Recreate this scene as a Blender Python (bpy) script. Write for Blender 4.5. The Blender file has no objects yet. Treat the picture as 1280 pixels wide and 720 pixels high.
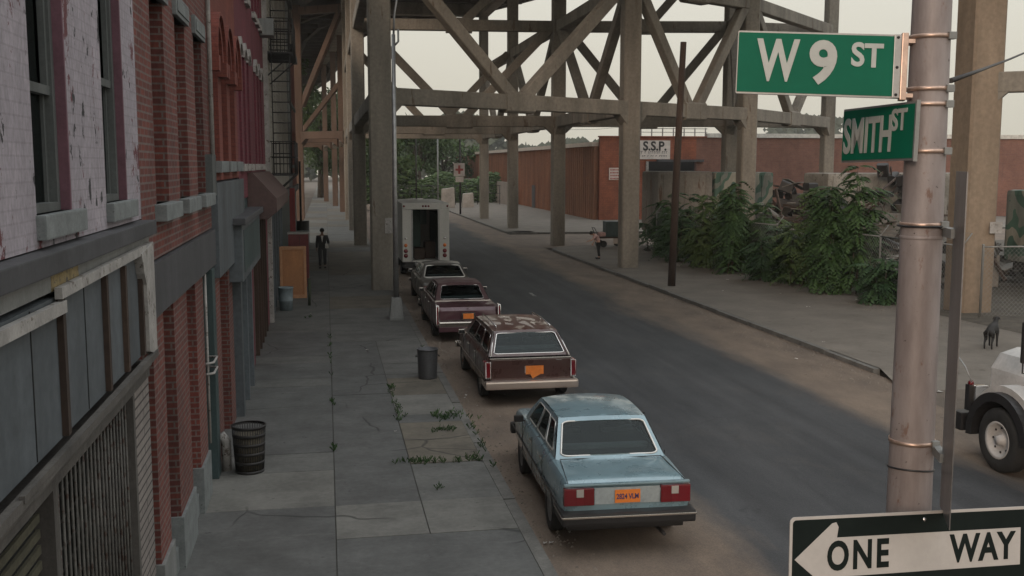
import bpy, bmesh, math, random
from mathutils import Vector, Matrix
R = math.radians
scene = bpy.context.scene
C = scene.collection

# ---------------------------------------------------------------- camera, sky, sun, exposure
cam_d = bpy.data.cameras.new('camera'); cam = bpy.data.objects.new('camera', cam_d); C.objects.link(cam)
cam_d.sensor_width = 36; cam_d.lens = 36 * 1300 / 1280
cam_d.clip_start = 0.05; cam_d.clip_end = 3000
cam.location = (0, 0, 4.6)
cam.rotation_euler = (R(90 - 6.756), 0, R(-10.092))
scene.camera = cam

HAZE = 0.00045
SUN_EL, SUN_AZ = 17.0, 208.0        # azimuth clockwise from +Y: light comes from behind and left of the camera
world = bpy.data.worlds.new('World'); scene.world = world; world.use_nodes = True
wn, wl = world.node_tree.nodes, world.node_tree.links
bg = wn['Background']
sky = wn.new('ShaderNodeTexSky'); sky.sky_type = 'NISHITA'; sky.sun_disc = False
sky.sun_elevation = R(SUN_EL); sky.sun_rotation = R(SUN_AZ); sky.dust_density = 6.0; sky.air_density = 1.5
# the even overcast layer in front of the clear sky: standard overcast law, up to three times brighter overhead than at the horizon
tc = wn.new('ShaderNodeTexCoord'); sx = wn.new('ShaderNodeSeparateXYZ'); wl.new(tc.outputs['Generated'], sx.inputs[0])
oc = wn.new('ShaderNodeValToRGB'); wl.new(sx.outputs[2], oc.inputs[0])
oc.color_ramp.elements[0].position = 0.0; oc.color_ramp.elements[0].color = (0.288, 0.270, 0.222, 1)
oc.color_ramp.elements[1].position = 1.0; oc.color_ramp.elements[1].color = (0.74, 0.77, 0.79, 1)
e_ = oc.color_ramp.elements.new(0.22); e_.color = (0.355, 0.345, 0.310, 1)
gain = wn.new('ShaderNodeVectorMath'); gain.operation = 'SCALE'; gain.inputs['Scale'].default_value = 22.0; wl.new(oc.outputs[0], gain.inputs[0])
over = wn.new('ShaderNodeMix'); over.data_type = 'RGBA'; over.inputs[0].default_value = 0.90
wl.new(sky.outputs[0], over.inputs[6]); wl.new(gain.outputs[0], over.inputs[7]); wl.new(over.outputs[2], bg.inputs[0]); bg.inputs[1].default_value = 0.11

sd = bpy.data.lights.new('sun', 'SUN'); sun = bpy.data.objects.new('sun', sd); C.objects.link(sun)
sd.energy = 1.2; sd.angle = R(12); sd.color = (1.0, 0.78, 0.62)
az, el = R(SUN_AZ), R(SUN_EL)
to_sun = Vector((math.sin(az) * math.cos(el), math.cos(az) * math.cos(el), math.sin(el)))
sun.rotation_euler = to_sun.to_track_quat('Z', 'Y').to_euler()
scene.view_settings.view_transform = 'Standard'; scene.view_settings.look = 'None'
scene.view_settings.exposure = 0.0; scene.view_settings.gamma = 1
scene.render.engine = 'CYCLES'
scene.cycles.max_bounces = 6; scene.cycles.transparent_max_bounces = 12

# ---------------------------------------------------------------- materials
def ramp2(nt, fac, a, b, p0=0.35, p1=0.65):
    r = nt.nodes.new('ShaderNodeValToRGB')
    r.color_ramp.elements[0].position = p0; r.color_ramp.elements[1].position = p1
    r.color_ramp.elements[0].color = (*a, 1); r.color_ramp.elements[1].color = (*b, 1)
    nt.links.new(fac, r.inputs[0]); return r.outputs[0]
def noise(nt, vec, scale, detail=5, rough=0.6):
    n = nt.nodes.new('ShaderNodeTexNoise'); n.inputs['Scale'].default_value = scale
    n.inputs['Detail'].default_value = detail; n.inputs['Roughness'].default_value = rough
    nt.links.new(vec, n.inputs['Vector']); return n.outputs[0]
def mapped(nt, scale=(1, 1, 1), world=False):
    t = nt.nodes.new('ShaderNodeTexCoord'); m = nt.nodes.new('ShaderNodeMapping')
    m.inputs['Scale'].default_value = scale
    if world:
        g = nt.nodes.new('ShaderNodeNewGeometry'); nt.links.new(g.outputs['Position'], m.inputs[0])
    else: nt.links.new(t.outputs['Object'], m.inputs[0])
    return m.outputs[0]
def mixc(nt, fac, a, b, mode='MIX'):
    m = nt.nodes.new('ShaderNodeMix'); m.data_type = 'RGBA'; m.blend_type = mode
    for i, v in ((0, fac), (6, a), (7, b)):
        if hasattr(v, 'is_output') or hasattr(v, 'links'): nt.links.new(v, m.inputs[i])
        elif i == 0: m.inputs[0].default_value = v
        else: m.inputs[i].default_value = (*v, 1)
    return m.outputs[2]
def newmat(name):
    m = bpy.data.materials.new(name); m.use_nodes = True
    return m, m.node_tree, m.node_tree.nodes['Principled BSDF']
def bump(nt, b, h, strength=0.3, dist=0.02):
    n = nt.nodes.new('ShaderNodeBump'); n.inputs['Strength'].default_value = strength; n.inputs['Distance'].default_value = dist
    nt.links.new(h, n.inputs['Height']); nt.links.new(n.outputs[0], b.inputs['Normal'])
def M(name, col, rough=0.7, metal=0.0, var=0.25, scale=3.0, col2=None, streak=False, bmp=0.0, coat=0, world=True, spots=None, spec=None):
    """plain weathered surface: base colour broken up by two scales of noise, optional vertical streaks and stains"""
    m, nt, b = newmat(name)
    v = mapped(nt, (1, 1, 0.18) if streak else (1, 1, 1), world)
    a = tuple(c * (1 - var) for c in col); d = col2 or tuple(min(1, c * (1 + var)) for c in col)
    c1 = ramp2(nt, noise(nt, v, scale, 6, 0.62), a, d, 0.3, 0.7)
    v2 = mapped(nt, (1, 1, 1), world)
    c2 = ramp2(nt, noise(nt, v2, scale * 9, 3, 0.6), (1 - var * .6,) * 3, (1 + var * .3,) * 3, 0.3, 0.75)
    c = mixc(nt, 1.0, c1, c2, 'MULTIPLY')
    if spots:
        f = ramp2(nt, noise(nt, v, scale * 2.3, 8, 0.7), (0, 0, 0), (1, 1, 1), spots[1], spots[1] + 0.04)
        c = mixc(nt, f, c, spots[0])
    nt.links.new(c, b.inputs['Base Color'])
    b.inputs['Roughness'].default_value = rough; b.inputs['Metallic'].default_value = metal
    if coat: b.inputs['Coat Weight'].default_value = coat; b.inputs['Coat Roughness'].default_value = 0.08
    if spec is not None: b.inputs['Specular IOR Level'].default_value = spec
    if bmp: bump(nt, b, noise(nt, v2, scale * 12, 4), bmp, 0.01)
    return m
def brick(name, c1, c2, mortar, w=0.215, h=0.075, msize=0.012, peel=None, grime=0.45, rough=0.9, dirt=(0.02, 0.017, 0.015)):
    m, nt, b = newmat(name)
    g = nt.nodes.new('ShaderNodeNewGeometry'); s = nt.nodes.new('ShaderNodeSeparateXYZ'); nt.links.new(g.outputs['Position'], s.inputs[0])
    ad = nt.nodes.new('ShaderNodeMath'); ad.operation = 'ADD'; nt.links.new(s.outputs[0], ad.inputs[0]); nt.links.new(s.outputs[1], ad.inputs[1])
    cb = nt.nodes.new('ShaderNodeCombineXYZ'); nt.links.new(ad.outputs[0], cb.inputs[0]); nt.links.new(s.outputs[2], cb.inputs[1])
    t = nt.nodes.new('ShaderNodeTexBrick'); nt.links.new(cb.outputs[0], t.inputs['Vector'])
    t.inputs['Scale'].default_value = 1; t.inputs['Brick Width'].default_value = w; t.inputs['Row Height'].default_value = h
    t.inputs['Mortar Size'].default_value = msize; t.inputs['Mortar Smooth'].default_value = 0.3; t.inputs['Bias'].default_value = -0.1
    t.inputs['Color1'].default_value = (*c1, 1); t.inputs['Color2'].default_value = (*c2, 1); t.inputs['Mortar'].default_value = (*mortar, 1)
    v = mapped(nt, (1, 1, 0.5), True)
    big = ramp2(nt, noise(nt, v, 0.9, 6, 0.65), (1 - grime,) * 3, (1.15,) * 3, 0.3, 0.7)
    c = mixc(nt, 1.0, t.outputs[0], big, 'MULTIPLY')
    st = ramp2(nt, noise(nt, mapped(nt, (3, 3, 0.25), True), 1.5, 5, .7), (0, 0, 0), (1, 1, 1), 0.58, 0.78)
    c = mixc(nt, mixf(nt, st, 0.45), c, dirt)
    fine = ramp2(nt, noise(nt, v, 26, 4, .7), (.8,) * 3, (1.12,) * 3)
    c = mixc(nt, 1.0, c, fine, 'MULTIPLY')
    if peel:
        f = ramp2(nt, noise(nt, mapped(nt, (1, 1, 0.7), True), 2.6, 9, 0.74), (0, 0, 0), (1, 1, 1), peel[1], peel[1] + 0.015)
        c = mixc(nt, f, c, peel[0])
        f2 = ramp2(nt, noise(nt, mapped(nt, (1, 1, .6), True), 7.5, 5, 0.6), (0, 0, 0), (1, 1, 1), peel[1] + .06, peel[1] + .075)
        c = mixc(nt, f2, c, (0.03, 0.028, 0.03))
    nt.links.new(c, b.inputs['Base Color']); b.inputs['Roughness'].default_value = rough
    bump(nt, b, t.outputs['Fac'], -0.35 if not peel else -0.2, 0.008)
    return m
def mixf(nt, fac, k):
    n = nt.nodes.new('ShaderNodeMath'); n.operation = 'MULTIPLY'; n.inputs[1].default_value = k
    nt.links.new(fac, n.inputs[0]); return n.outputs[0]
def glass(name, tint=(0.25, 0.28, 0.28), gl=0.12, rough=0.03):
    m = bpy.data.materials.new(name); m.use_nodes = True; nt = m.node_tree; nt.nodes.clear()
    o = nt.nodes.new('ShaderNodeOutputMaterial'); mx = nt.nodes.new('ShaderNodeMixShader')
    tr = nt.nodes.new('ShaderNodeBsdfTransparent'); tr.inputs[0].default_value = (*tint, 1)
    gs = nt.nodes.new('ShaderNodeBsdfGlossy'); gs.inputs['Roughness'].default_value = rough; gs.inputs['Color'].default_value = (.55, .60, .60, 1)
    fr = nt.nodes.new('ShaderNodeFresnel'); fr.inputs[0].default_value = 1.5
    ad = nt.nodes.new('ShaderNodeMath'); ad.operation = 'ADD'; ad.inputs[1].default_value = gl; ad.use_clamp = True
    nt.links.new(fr.outputs[0], ad.inputs[0]); nt.links.new(ad.outputs[0], mx.inputs[0])
    nt.links.new(tr.outputs[0], mx.inputs[1]); nt.links.new(gs.outputs[0], mx.inputs[2]); nt.links.new(mx.outputs[0], o.inputs[0])
    return m
def leafmat(name, a, b_):
    m, nt, b = newmat(name)
    c = ramp2(nt, noise(nt, mapped(nt, (1, 1, 1), True), 2.2, 4), a, b_, .3, .7)
    nt.links.new(c, b.inputs['Base Color']); b.inputs['Roughness'].default_value = 0.65
    b.inputs['Specular IOR Level'].default_value = 0.25
    return m

mt = {}
mt['concrete'] = M('viaduct_concrete', (0.205, 0.184, 0.155), 0.9, var=0.34, scale=0.9, streak=True, bmp=0.3, spots=((0.11, 0.082, 0.06), 0.61))
mt['trestle'] = M('dark_brown_trestle', (0.105, 0.068, 0.050), 0.9, var=0.3, scale=0.8, streak=True, bmp=0.3, spots=((0.05, 0.035, 0.03), 0.6))  # darker, browner version of the rusty concrete for the far left frames
mt['concrete_rust'] = M('rusty_concrete', (0.215, 0.165, 0.12), 0.9, var=0.3, scale=0.8, streak=True, bmp=0.3, spots=((0.13, 0.09, 0.06), 0.66))
mt['deck'] = M('deck_soffit', (0.10, 0.09, 0.08), 0.95, var=0.3, scale=0.4)
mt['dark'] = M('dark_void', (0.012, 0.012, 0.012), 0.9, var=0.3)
mt['darkmetal'] = M('dark_iron', (0.018, 0.016, 0.016), 0.6, var=0.3, spots=((0.05, 0.022, 0.012), 0.66))
mt['galv'] = M('galvanised_steel', (0.30, 0.30, 0.30), 0.45, 0.7, var=0.2, scale=5, bmp=.05)
mt['galv_dull'] = M('dull_zinc', (0.22, 0.225, 0.22), 0.6, 0.35, var=0.25, scale=4, streak=True)
mt['rubber'] = M('tyre_rubber', (0.018, 0.018, 0.018), 0.85, var=0.3, scale=8)
mt['chrome'] = M('chrome', (0.72, 0.70, 0.68), 0.18, 1.0, var=0.08, scale=6)
mt['blackplastic'] = M('black_plastic', (0.015, 0.014, 0.015), 0.45, var=0.15)
mt['interior'] = M('car_interior', (0.022, 0.022, 0.024), 0.9)
mt['seat'] = M('seat_cloth', (0.11, 0.12, 0.125), 0.9)
mt['carglass'] = glass('car_glass', (0.50, 0.58, 0.58), 0.0)
mt['lens_red'] = M('red_lens', (0.15, 0.008, 0.014), 0.2, var=0.12, coat=0.5)
mt['lens_dark'] = M('dark_red_lens', (0.13, 0.006, 0.01), 0.2, var=0.12, coat=0.5)
mt['lens_white'] = M('clear_lens', (0.38, 0.35, 0.32), 0.25, var=0.1)
mt['lens_amber'] = M('amber_lens', (0.6, 0.16, 0.03), 0.25, var=0.1)
mt['plate'] = M('orange_plate', (0.72, 0.20, 0.03), 0.55, var=0.12, scale=12)
mt['platetext'] = M('plate_paint', (0.03, 0.03, 0.12), 0.6)
mt['skin'] = M('skin', (0.16, 0.08, 0.05), 0.6, var=0.1)
mt['skin_light'] = M('skin_light', (0.45, 0.26, 0.19), 0.6, var=0.1)
mt['wood_dark'] = M('old_dark_timber', (0.045, 0.028, 0.02), 0.9, var=0.4, scale=2, streak=True, bmp=.4)
mt['plywood'] = M('plywood', (0.36, 0.165, 0.075), 0.8, var=0.22, scale=2.5, streak=True)
mt['sash'] = M('grey_green_paint', (0.078, 0.084, 0.082), 0.7, var=0.3, scale=4, streak=True, spots=((0.04, 0.035, 0.03), 0.64))
mt['stone'] = M('grey_sill_stone', (0.165, 0.178, 0.178), 0.85, var=0.25, scale=5, bmp=.3, spots=((0.07, .065, .06), 0.63))
mt['winglass'] = glass('window_glass', (0.16, 0.17, 0.17), 0.05, 0.05)
mt['leafA'] = leafmat('weed_leaf', (0.016, 0.042, 0.013), (0.062, 0.112, 0.036))
mt['leafB'] = leafmat('tree_leaf', (0.03, 0.06, 0.022), (0.08, 0.12, 0.04))
mt['bark'] = M('bark', (0.07, 0.055, 0.04), 0.95, var=0.4, scale=4)

# ---------------------------------------------------------------- mesh helpers
class MB:
    def __init__(s): s.v = []; s.f = []; s.sm = []
    def add(s, vs, fs, smooth=False):
        n = len(s.v); s.v += [tuple(p) for p in vs]; s.f += [tuple(i + n for i in f) for f in fs]; s.sm += [smooth] * len(fs)
        return s
    def box(s, a, b):
        x0, y0, z0 = a; x1, y1, z1 = b
        if x0 > x1: x0, x1 = x1, x0
        if y0 > y1: y0, y1 = y1, y0
        if z0 > z1: z0, z1 = z1, z0
        return s.add([(x0, y0, z0), (x1, y0, z0), (x1, y1, z0), (x0, y1, z0), (x0, y0, z1), (x1, y0, z1), (x1, y1, z1), (x0, y1, z1)],
              [(0, 3, 2, 1), (4, 5, 6, 7), (0, 1, 5, 4), (1, 2, 6, 5), (2, 3, 7, 6), (3, 0, 4, 7)])
    def beam(s, p0, p1, w, h, up=(0, 0, 1), ch=0.0):
        """bar of section w (sideways) x h (up) between two points, chamfered edges"""
        p0, p1 = Vector(p0), Vector(p1); d = (p1 - p0).normalized(); up = Vector(up)
        sd_ = d.cross(up)
        if sd_.length < 1e-3: sd_ = d.cross(Vector((0, 1, 0)))
        sd_.normalize(); u = sd_.cross(d).normalized()
        a, b = w / 2, h / 2
        if ch: pr = [(-a, -b + ch), (-a + ch, -b), (a - ch, -b), (a, -b + ch), (a, b - ch), (a - ch, b), (-a + ch, b), (-a, b - ch)]
        else: pr = [(-a, -b), (a, -b), (a, b), (-a, b)]
        n = len(pr); vs = [p + sd_ * x + u * y for p in (p0, p1) for x, y in pr]
        fs = [(i, (i + 1) % n, (i + 1) % n + n, i + n) for i in range(n)] + [tuple(range(n))[::-1], tuple(range(n, 2 * n))]
        return s.add(vs, fs)
    def tube(s, pts, r, seg=10, smooth=True, caps=True):
        pts = [Vector(p) for p in pts]; rr = r if isinstance(r, (list, tuple)) else [r] * len(pts)
        ref = Vector((0, 0, 1)) if abs((pts[-1] - pts[0]).normalized().z) < 0.9 else Vector((1, 0, 0))
        vs = []
        for i, p in enumerate(pts):
            d = (pts[min(i + 1, len(pts) - 1)] - pts[max(i - 1, 0)]).normalized()
            a = d.cross(ref).normalized(); b = a.cross(d)
            vs += [p + (a * math.cos(2 * math.pi * k / seg) + b * math.sin(2 * math.pi * k / seg)) * rr[i] for k in range(seg)]
        n = seg
        fs = [(i * n + k, i * n + (k + 1) % n, (i + 1) * n + (k + 1) % n, (i + 1) * n + k) for i in range(len(pts) - 1) for k in range(n)]
        s.add(vs, fs, smooth)
        if caps:
            m = len(s.v) - len(vs)
            s.f += [tuple(m + k for k in range(n))[::-1], tuple(m + (len(pts) - 1) * n + k for k in range(n))]; s.sm += [False, False]
        return s
    def loop(s, pts, r, seg=6):
        pts = [Vector(p) for p in pts]; N = len(pts); c = sum(pts, Vector()) / N; vs = []
        nrm = (pts[0] - c).cross(pts[N // 4] - c).normalized()
        for i, p in enumerate(pts):
            d = (pts[(i + 1) % N] - pts[i - 1]).normalized(); a = d.cross(nrm).normalized()
            vs += [p + (a * math.cos(2 * math.pi * k / seg) + nrm * math.sin(2 * math.pi * k / seg)) * r for k in range(seg)]
        fs = [(i * seg + k, i * seg + (k + 1) % seg, ((i + 1) % N) * seg + (k + 1) % seg, ((i + 1) % N) * seg + k) for i in range(N) for k in range(seg)]
        return s.add(vs, fs, True)
    def prism(s, poly, axis, a, b):
        """polygon (list of 2D) extruded along axis 'x','y','z' from a to b; 2D coordinates are the other two axes in order"""
        f = {'x': lambda p, t: (t, p[0], p[1]), 'y': lambda p, t: (p[0], t, p[1]), 'z': lambda p, t: (p[0], p[1], t)}[axis]
        n = len(poly); vs = [f(p, a) for p in poly] + [f(p, b) for p in poly]
        return s.add(vs, [(i, (i + 1) % n, (i + 1) % n + n, i + n) for i in range(n)] + [tuple(range(n))[::-1], tuple(range(n, 2 * n))])
    def lathe(s, prof, seg=24, c=(0, 0, 0), axis='z', smooth=True):
        vs = []
        for r, h in prof:
            for k in range(seg):
                a = 2 * math.pi * k / seg; x, y = r * math.cos(a), r * math.sin(a)
                p = {'z': (x, y, h), 'x': (h, x, y), 'y': (x, h, y)}[axis]
                vs.append((p[0] + c[0], p[1] + c[1], p[2] + c[2]))
        fs = [(i * seg + k, i * seg + (k + 1) % seg, (i + 1) * seg + (k + 1) % seg, (i + 1) * seg + k) for i in range(len(prof) - 1) for k in range(seg)]
        return s.add(vs, fs, smooth)
    def quad(s, *p): return s.add(p, [tuple(range(len(p)))])
    def build(s, name, mat, parent=None, loc=None, sharp=None, bevel=0, fixn=True):
        me = bpy.data.meshes.new(name); me.from_pydata(s.v, [], s.f)
        me.polygons.foreach_set('use_smooth', s.sm)
        for m in (mat if isinstance(mat, (list, tuple)) else [mat]): me.materials.append(m)
        if fixn or bevel:
            bm = bmesh.new(); bm.from_mesh(me)
            if bevel:
                bmesh.ops.bevel(bm, geom=bm.edges[:], offset=bevel, segments=2, affect='EDGES', profile=0.7)
            if fixn and len(bm.faces) < 60000: bmesh.ops.recalc_face_normals(bm, faces=bm.faces)
            bm.to_mesh(me); bm.free()
        if sharp is not None: me.set_sharp_from_angle(angle=R(sharp))
        o = bpy.data.objects.new(name, me); C.objects.link(o)
        if parent is not None: o.parent = parent
        if loc is not None: o.location = loc
        return o
def empty(name, loc=(0, 0, 0), rz=0, label=None, cat=None, group=None):
    o = bpy.data.objects.new(name, None); C.objects.link(o); o.location = loc; o.rotation_euler = (0, 0, rz)
    o.empty_display_size = 0.2
    if label: tag(o, label, cat, group)
    return o
def tag(o, label=None, cat=None, group=None, kind=None):
    if label: o['label'] = label
    if cat: o['category'] = cat
    if group: o['group'] = group
    if kind: o['kind'] = kind
    return o
def struct(o): o['kind'] = 'structure'; return o
def copy_tree(o, parent=None):
    c = o.copy(); C.objects.link(c)
    if parent is not None: c.parent = parent
    for ch in list(o.children): copy_tree(ch, c)
    return c
def apply_mods(o):
    dg = bpy.context.evaluated_depsgraph_get(); dg.update()
    me = bpy.data.meshes.new_from_object(o.evaluated_get(dg)); o.modifiers.clear(); o.data = me
def text(name, s, mat, parent, mtx, size, bold=0.0, xs=1.0, ext=0.002, align='CENTER', spacing=1.0):
    """lettering turned into a real mesh; local x runs along the line, y up, z out of the board"""
    cu = bpy.data.curves.new(name, 'FONT'); cu.body = s; cu.size = size; cu.align_x = align; cu.align_y = 'CENTER'
    cu.extrude = ext; cu.offset = bold; cu.space_character = spacing; cu.resolution_u = 5
    t = bpy.data.objects.new(name, cu); C.objects.link(t)
    dg = bpy.context.evaluated_depsgraph_get(); dg.update()
    me = bpy.data.meshes.new_from_object(t.evaluated_get(dg)); bpy.data.objects.remove(t)
    me.transform(Matrix.Diagonal((xs, 1, 1, 1))); me.materials.clear(); me.materials.append(mat)
    o = bpy.data.objects.new(name, me); C.objects.link(o); o.parent = parent; o.matrix_local = mtx
    return o
rnd = random.Random(7)
# ---------------------------------------------------------------- ground, road, sidewalks
KL, KR, RZ = 2.5, 12.2, -0.12
m_dirt = M('packed_dirt', (0.10, 0.080, 0.064), 0.95, var=0.3, scale=0.5, bmp=.4, spots=((0.13, 0.105, 0.085), 0.66))
g = MB().quad((-250, -120, -0.2), (350, -120, -0.2), (350, 420, -0.2), (-250, 420, -0.2)).build('ground', m_dirt); struct(g)

def road_mat():
    m, nt, b = newmat('worn_asphalt')
    gm = nt.nodes.new('ShaderNodeNewGeometry'); s = nt.nodes.new('ShaderNodeSeparateXYZ'); nt.links.new(gm.outputs['Position'], s.inputs[0])
    wob = noise(nt, mapped(nt, (1, 0.25, 1), True), 0.8, 5, .6)
    def edge(center, width, sign, amp):
        a = nt.nodes.new('ShaderNodeMath'); a.operation = 'MULTIPLY_ADD'; a.inputs[1].default_value = amp; a.inputs[2].default_value = -amp / 2 - center
        nt.links.new(wob, a.inputs[0]); c = nt.nodes.new('ShaderNodeMath'); c.operation = 'ADD'
        nt.links.new(a.outputs[0], c.inputs[0]); nt.links.new(s.outputs[0], c.inputs[1])
        r = nt.nodes.new('ShaderNodeMapRange'); r.inputs[1].default_value = -width; r.inputs[2].default_value = width
        if sign < 0: r.inputs[3].default_value = 1; r.inputs[4].default_value = 0
        nt.links.new(c.outputs[0], r.inputs[0]); return r.outputs[0]
    left = edge(4.9, 0.35, -1, 2.0); right = edge(9.9, 0.45, 1, 2.4)
    mx = nt.nodes.new('ShaderNodeMath'); mx.operation = 'MAXIMUM'; nt.links.new(left, mx.inputs[0]); nt.links.new(right, mx.inputs[1])
    asp = ramp2(nt, noise(nt, mapped(nt, (1, .35, 1), True), .7, 6, .65), (0.032, 0.034, 0.037), (0.063, 0.064, 0.067), .28, .72)
    grain = ramp2(nt, noise(nt, mapped(nt, (1, 1, 1), True), 55, 3, .7), (.75,) * 3, (1.25,) * 3, .3, .7)
    asp = mixc(nt, 1, asp, grain, 'MULTIPLY')
    crack = nt.nodes.new('ShaderNodeTexVoronoi'); crack.feature = 'DISTANCE_TO_EDGE'; crack.inputs['Scale'].default_value = 0.35
    wv = mixc(nt, 0.18, mapped(nt, (1, 1, 1), True), noise_col(nt, 1.3)); nt.links.new(wv, crack.inputs['Vector'])
    ck = ramp2(nt, crack.outputs['Distance'], (1, 1, 1), (0, 0, 0), 0.002, 0.008)
    asp = mixc(nt, mixf(nt, ck, .16), asp, (0.018, 0.017, 0.017))
    tr_ = ramp2(nt, noise(nt, mapped(nt, (1.4, .03, 1), True), 1.6, 3), (.84,) * 3, (1.12,) * 3, .35, .65)
    asp = mixc(nt, 1, asp, tr_, 'MULTIPLY')
    oil = ramp2(nt, noise(nt, mapped(nt, (1, .7, 1), True), 1.9, 7, .7), (0, 0, 0), (1, 1, 1), .62, .70); asp = mixc(nt, mixf(nt, oil, .5), asp, (.024, .024, .026))
    pale = ramp2(nt, noise(nt, mapped(nt, (.8, .5, 1), True), .55, 8, .72), (0, 0, 0), (1, 1, 1), .56, .72); asp = mixc(nt, mixf(nt, pale, .25), asp, (.115, .10, .085))
    dirt = ramp2(nt, noise(nt, mapped(nt, (1, .5, 1), True), 1.1, 7, .7), (0.095, 0.074, 0.060), (0.195, 0.148, 0.112), .3, .72)
    dirt = mixc(nt, 1, dirt, grain, 'MULTIPLY')
    c = mixc(nt, mx.outputs[0], asp, dirt)
    nt.links.new(c, b.inputs['Base Color']); b.inputs['Roughness'].default_value = 0.82; b.inputs['Specular IOR Level'].default_value = 0.35
    bump(nt, b, noise(nt, mapped(nt, (1, 1, 1), True), 40, 4), .5, .01)
    return m
def noise_col(nt, sc):
    n = nt.nodes.new('ShaderNodeTexNoise'); n.inputs['Scale'].default_value = sc; nt.links.new(mapped(nt, (1, 1, 1), True), n.inputs[0]); return n.outputs[1]
rm = road_mat()
r = MB().quad((KL, -40, RZ), (KR + 3, -40, RZ), (KR + 3, 19.0, RZ), (KL, 19.0, RZ))
r.quad((KL, 19.0, RZ), (KR, 19.0, RZ), (KR, 240, RZ), (KL, 240, RZ))
road = r.build('road', rm); struct(road)
struct(MB().quad((KR, 57.8, RZ - .004), (80, 57.8, RZ - .004), (80, 69.6, RZ - .004), (KR, 69.6, RZ - .004)).build('side_road', rm))
struct(MB().quad((-60, -14, RZ - .004), (80, -14, RZ - .004), (80, 1.6, RZ - .004), (-60, 1.6, RZ - .004)).build('cross_road', rm))
mk = M('worn_lane_paint', (0.30, 0.30, 0.28), .8, var=.5, scale=3, spots=((0.06, 0.06, 0.06), .5))
a = MB()
for (y0, y1) in ((36.6, 37.6), (64, 66), (82, 85), (100, 104)): a.quad((7.3, y0, RZ + .004), (7.42, y0, RZ + .004), (7.42, y1, RZ + .004), (7.3, y1, RZ + .004))
struct(a.build('lane_marking', mk))

m_sw = [M('sidewalk_slab_%s' % n, c, .9, var=.26, scale=1.3, bmp=.25, spots=(s_, t_)) for n, c, s_, t_ in (
    ('dark', (0.098, 0.098, 0.095), (0.05, 0.05, 0.05), .64), ('mid', (0.118, 0.117, 0.110), (0.065, 0.06, 0.055), .66), ('light', (0.15, 0.146, 0.133), (0.09, 0.085, 0.075), .66),
    ('brown', (0.125, 0.11, 0.088), (0.07, 0.06, 0.05), .62))]
m_joint = M('joint_dirt', (0.055, 0.052, 0.045), .95)
struct(MB().box((-1.9, 1.8, -.19), (KL - .16, 240, -0.012)).build('sidewalk_bed', m_joint))
sw = [MB() for _ in range(4)]
rs = random.Random(3)
cols = [(-1.9, 0.03), (0.036, KL - 0.17)]
def slab(x0, x1, y0, y1, k):
    z = rs.uniform(-.003, .002); c = .005; t = rs.uniform(-.003, .003)
    sw[k].add([(x0 + c, y0 + c, z - .01), (x1 - c, y0 + c, z - .01 + t), (x1 - c, y1 - c, z + t), (x0 + c, y1 - c, z), (x0 + c, y0 + c, z), (x1 - c, y0 + c, z + t)],
              [(4, 5, 2, 3), (0, 1, 5, 4)])
for m_ in m_sw:
    nt_ = m_.node_tree; b_ = nt_.nodes['Principled BSDF']; src = b_.inputs['Base Color'].links[0].from_socket
    vo = nt_.nodes.new('ShaderNodeTexVoronoi'); vo.inputs['Scale'].default_value = 3.2; nt_.links.new(mapped(nt_, (1, 1, 1), True), vo.inputs['Vector'])
    gum = ramp2(nt_, vo.outputs['Distance'], (1, 1, 1), (0, 0, 0), .05, .09); src = mixc(nt_, mixf(nt_, gum, .45), src, (.045, .043, .04))
    sm = ramp2(nt_, noise(nt_, mapped(nt_, (.5, 2.2, 1), True), 1.5, 8, .75), (0, 0, 0), (1, 1, 1), .57, .74); src = mixc(nt_, mixf(nt_, sm, .5), src, (.20, .195, .185))
    dk_ = ramp2(nt_, noise(nt_, mapped(nt_, (1, 1, 1), True), .55, 8, .75), (0, 0, 0), (1, 1, 1), .52, .72); src = mixc(nt_, mixf(nt_, dk_, .55), src, (.05, .048, .045))
    ck = nt_.nodes.new('ShaderNodeTexVoronoi'); ck.feature = 'DISTANCE_TO_EDGE'; ck.inputs['Scale'].default_value = .42; nt_.links.new(mixc(nt_, .3, mapped(nt_, (1, 1, 1), True), noise_col(nt_, 1.1)), ck.inputs['Vector'])
    cf = ramp2(nt_, ck.outputs['Distance'], (1, 1, 1), (0, 0, 0), .002, .007); nm = ramp2(nt_, noise(nt_, mapped(nt_, (1, 1, 1), True), .35, 2), (0, 0, 0), (.8,) * 3, .5, .55)
    mm_ = nt_.nodes.new('ShaderNodeMath'); mm_.operation = 'MULTIPLY'; nt_.links.new(cf, mm_.inputs[0]); nt_.links.new(nm, mm_.inputs[1])
    src = mixc(nt_, mm_.outputs[0], src, (.02, .02, .018)); nt_.links.new(src, b_.inputs['Base Color'])
# left column (by the houses): joints by eye from the photograph
ys = [1.8, 5, 8.2, 11.3, 13.9, 15.6, 16.6, 20.0, 20.35, 21.8, 22.6, 24.4, 25.3, 29, 32, 35.2, 38.4, 42, 46, 50]
kk = [0, 1, 1, 0, 2, 1, 0, 0, 0, 1, 0, 1, 0, 1, 1, 1, 0, 1, 3]
while ys[-1] < 236: ys.append(ys[-1] + rs.choice([3, 4, 5])); kk.append(rs.choice([0, 1, 1, 3, 2]))
for a_, b_, k in zip(ys, ys[1:], kk): slab(cols[0][0], cols[0][1], a_, b_, k)
ys = [1.8, 4.5, 7.5, 10.2, 12.6, 13.9, 17.6, 20.8, 24.0, 27.2, 30.4, 33.6, 36.8, 40, 44, 48, 52]
kk = [1, 1, 1, 0, 2, 0, 0, 0, 0, 1, 1, 3, 1, 1, 3, 3]
while ys[-1] < 236: ys.append(ys[-1] + rs.choice([3, 4, 5])); kk.append(rs.choice([1, 1, 3, 3]))
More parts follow.
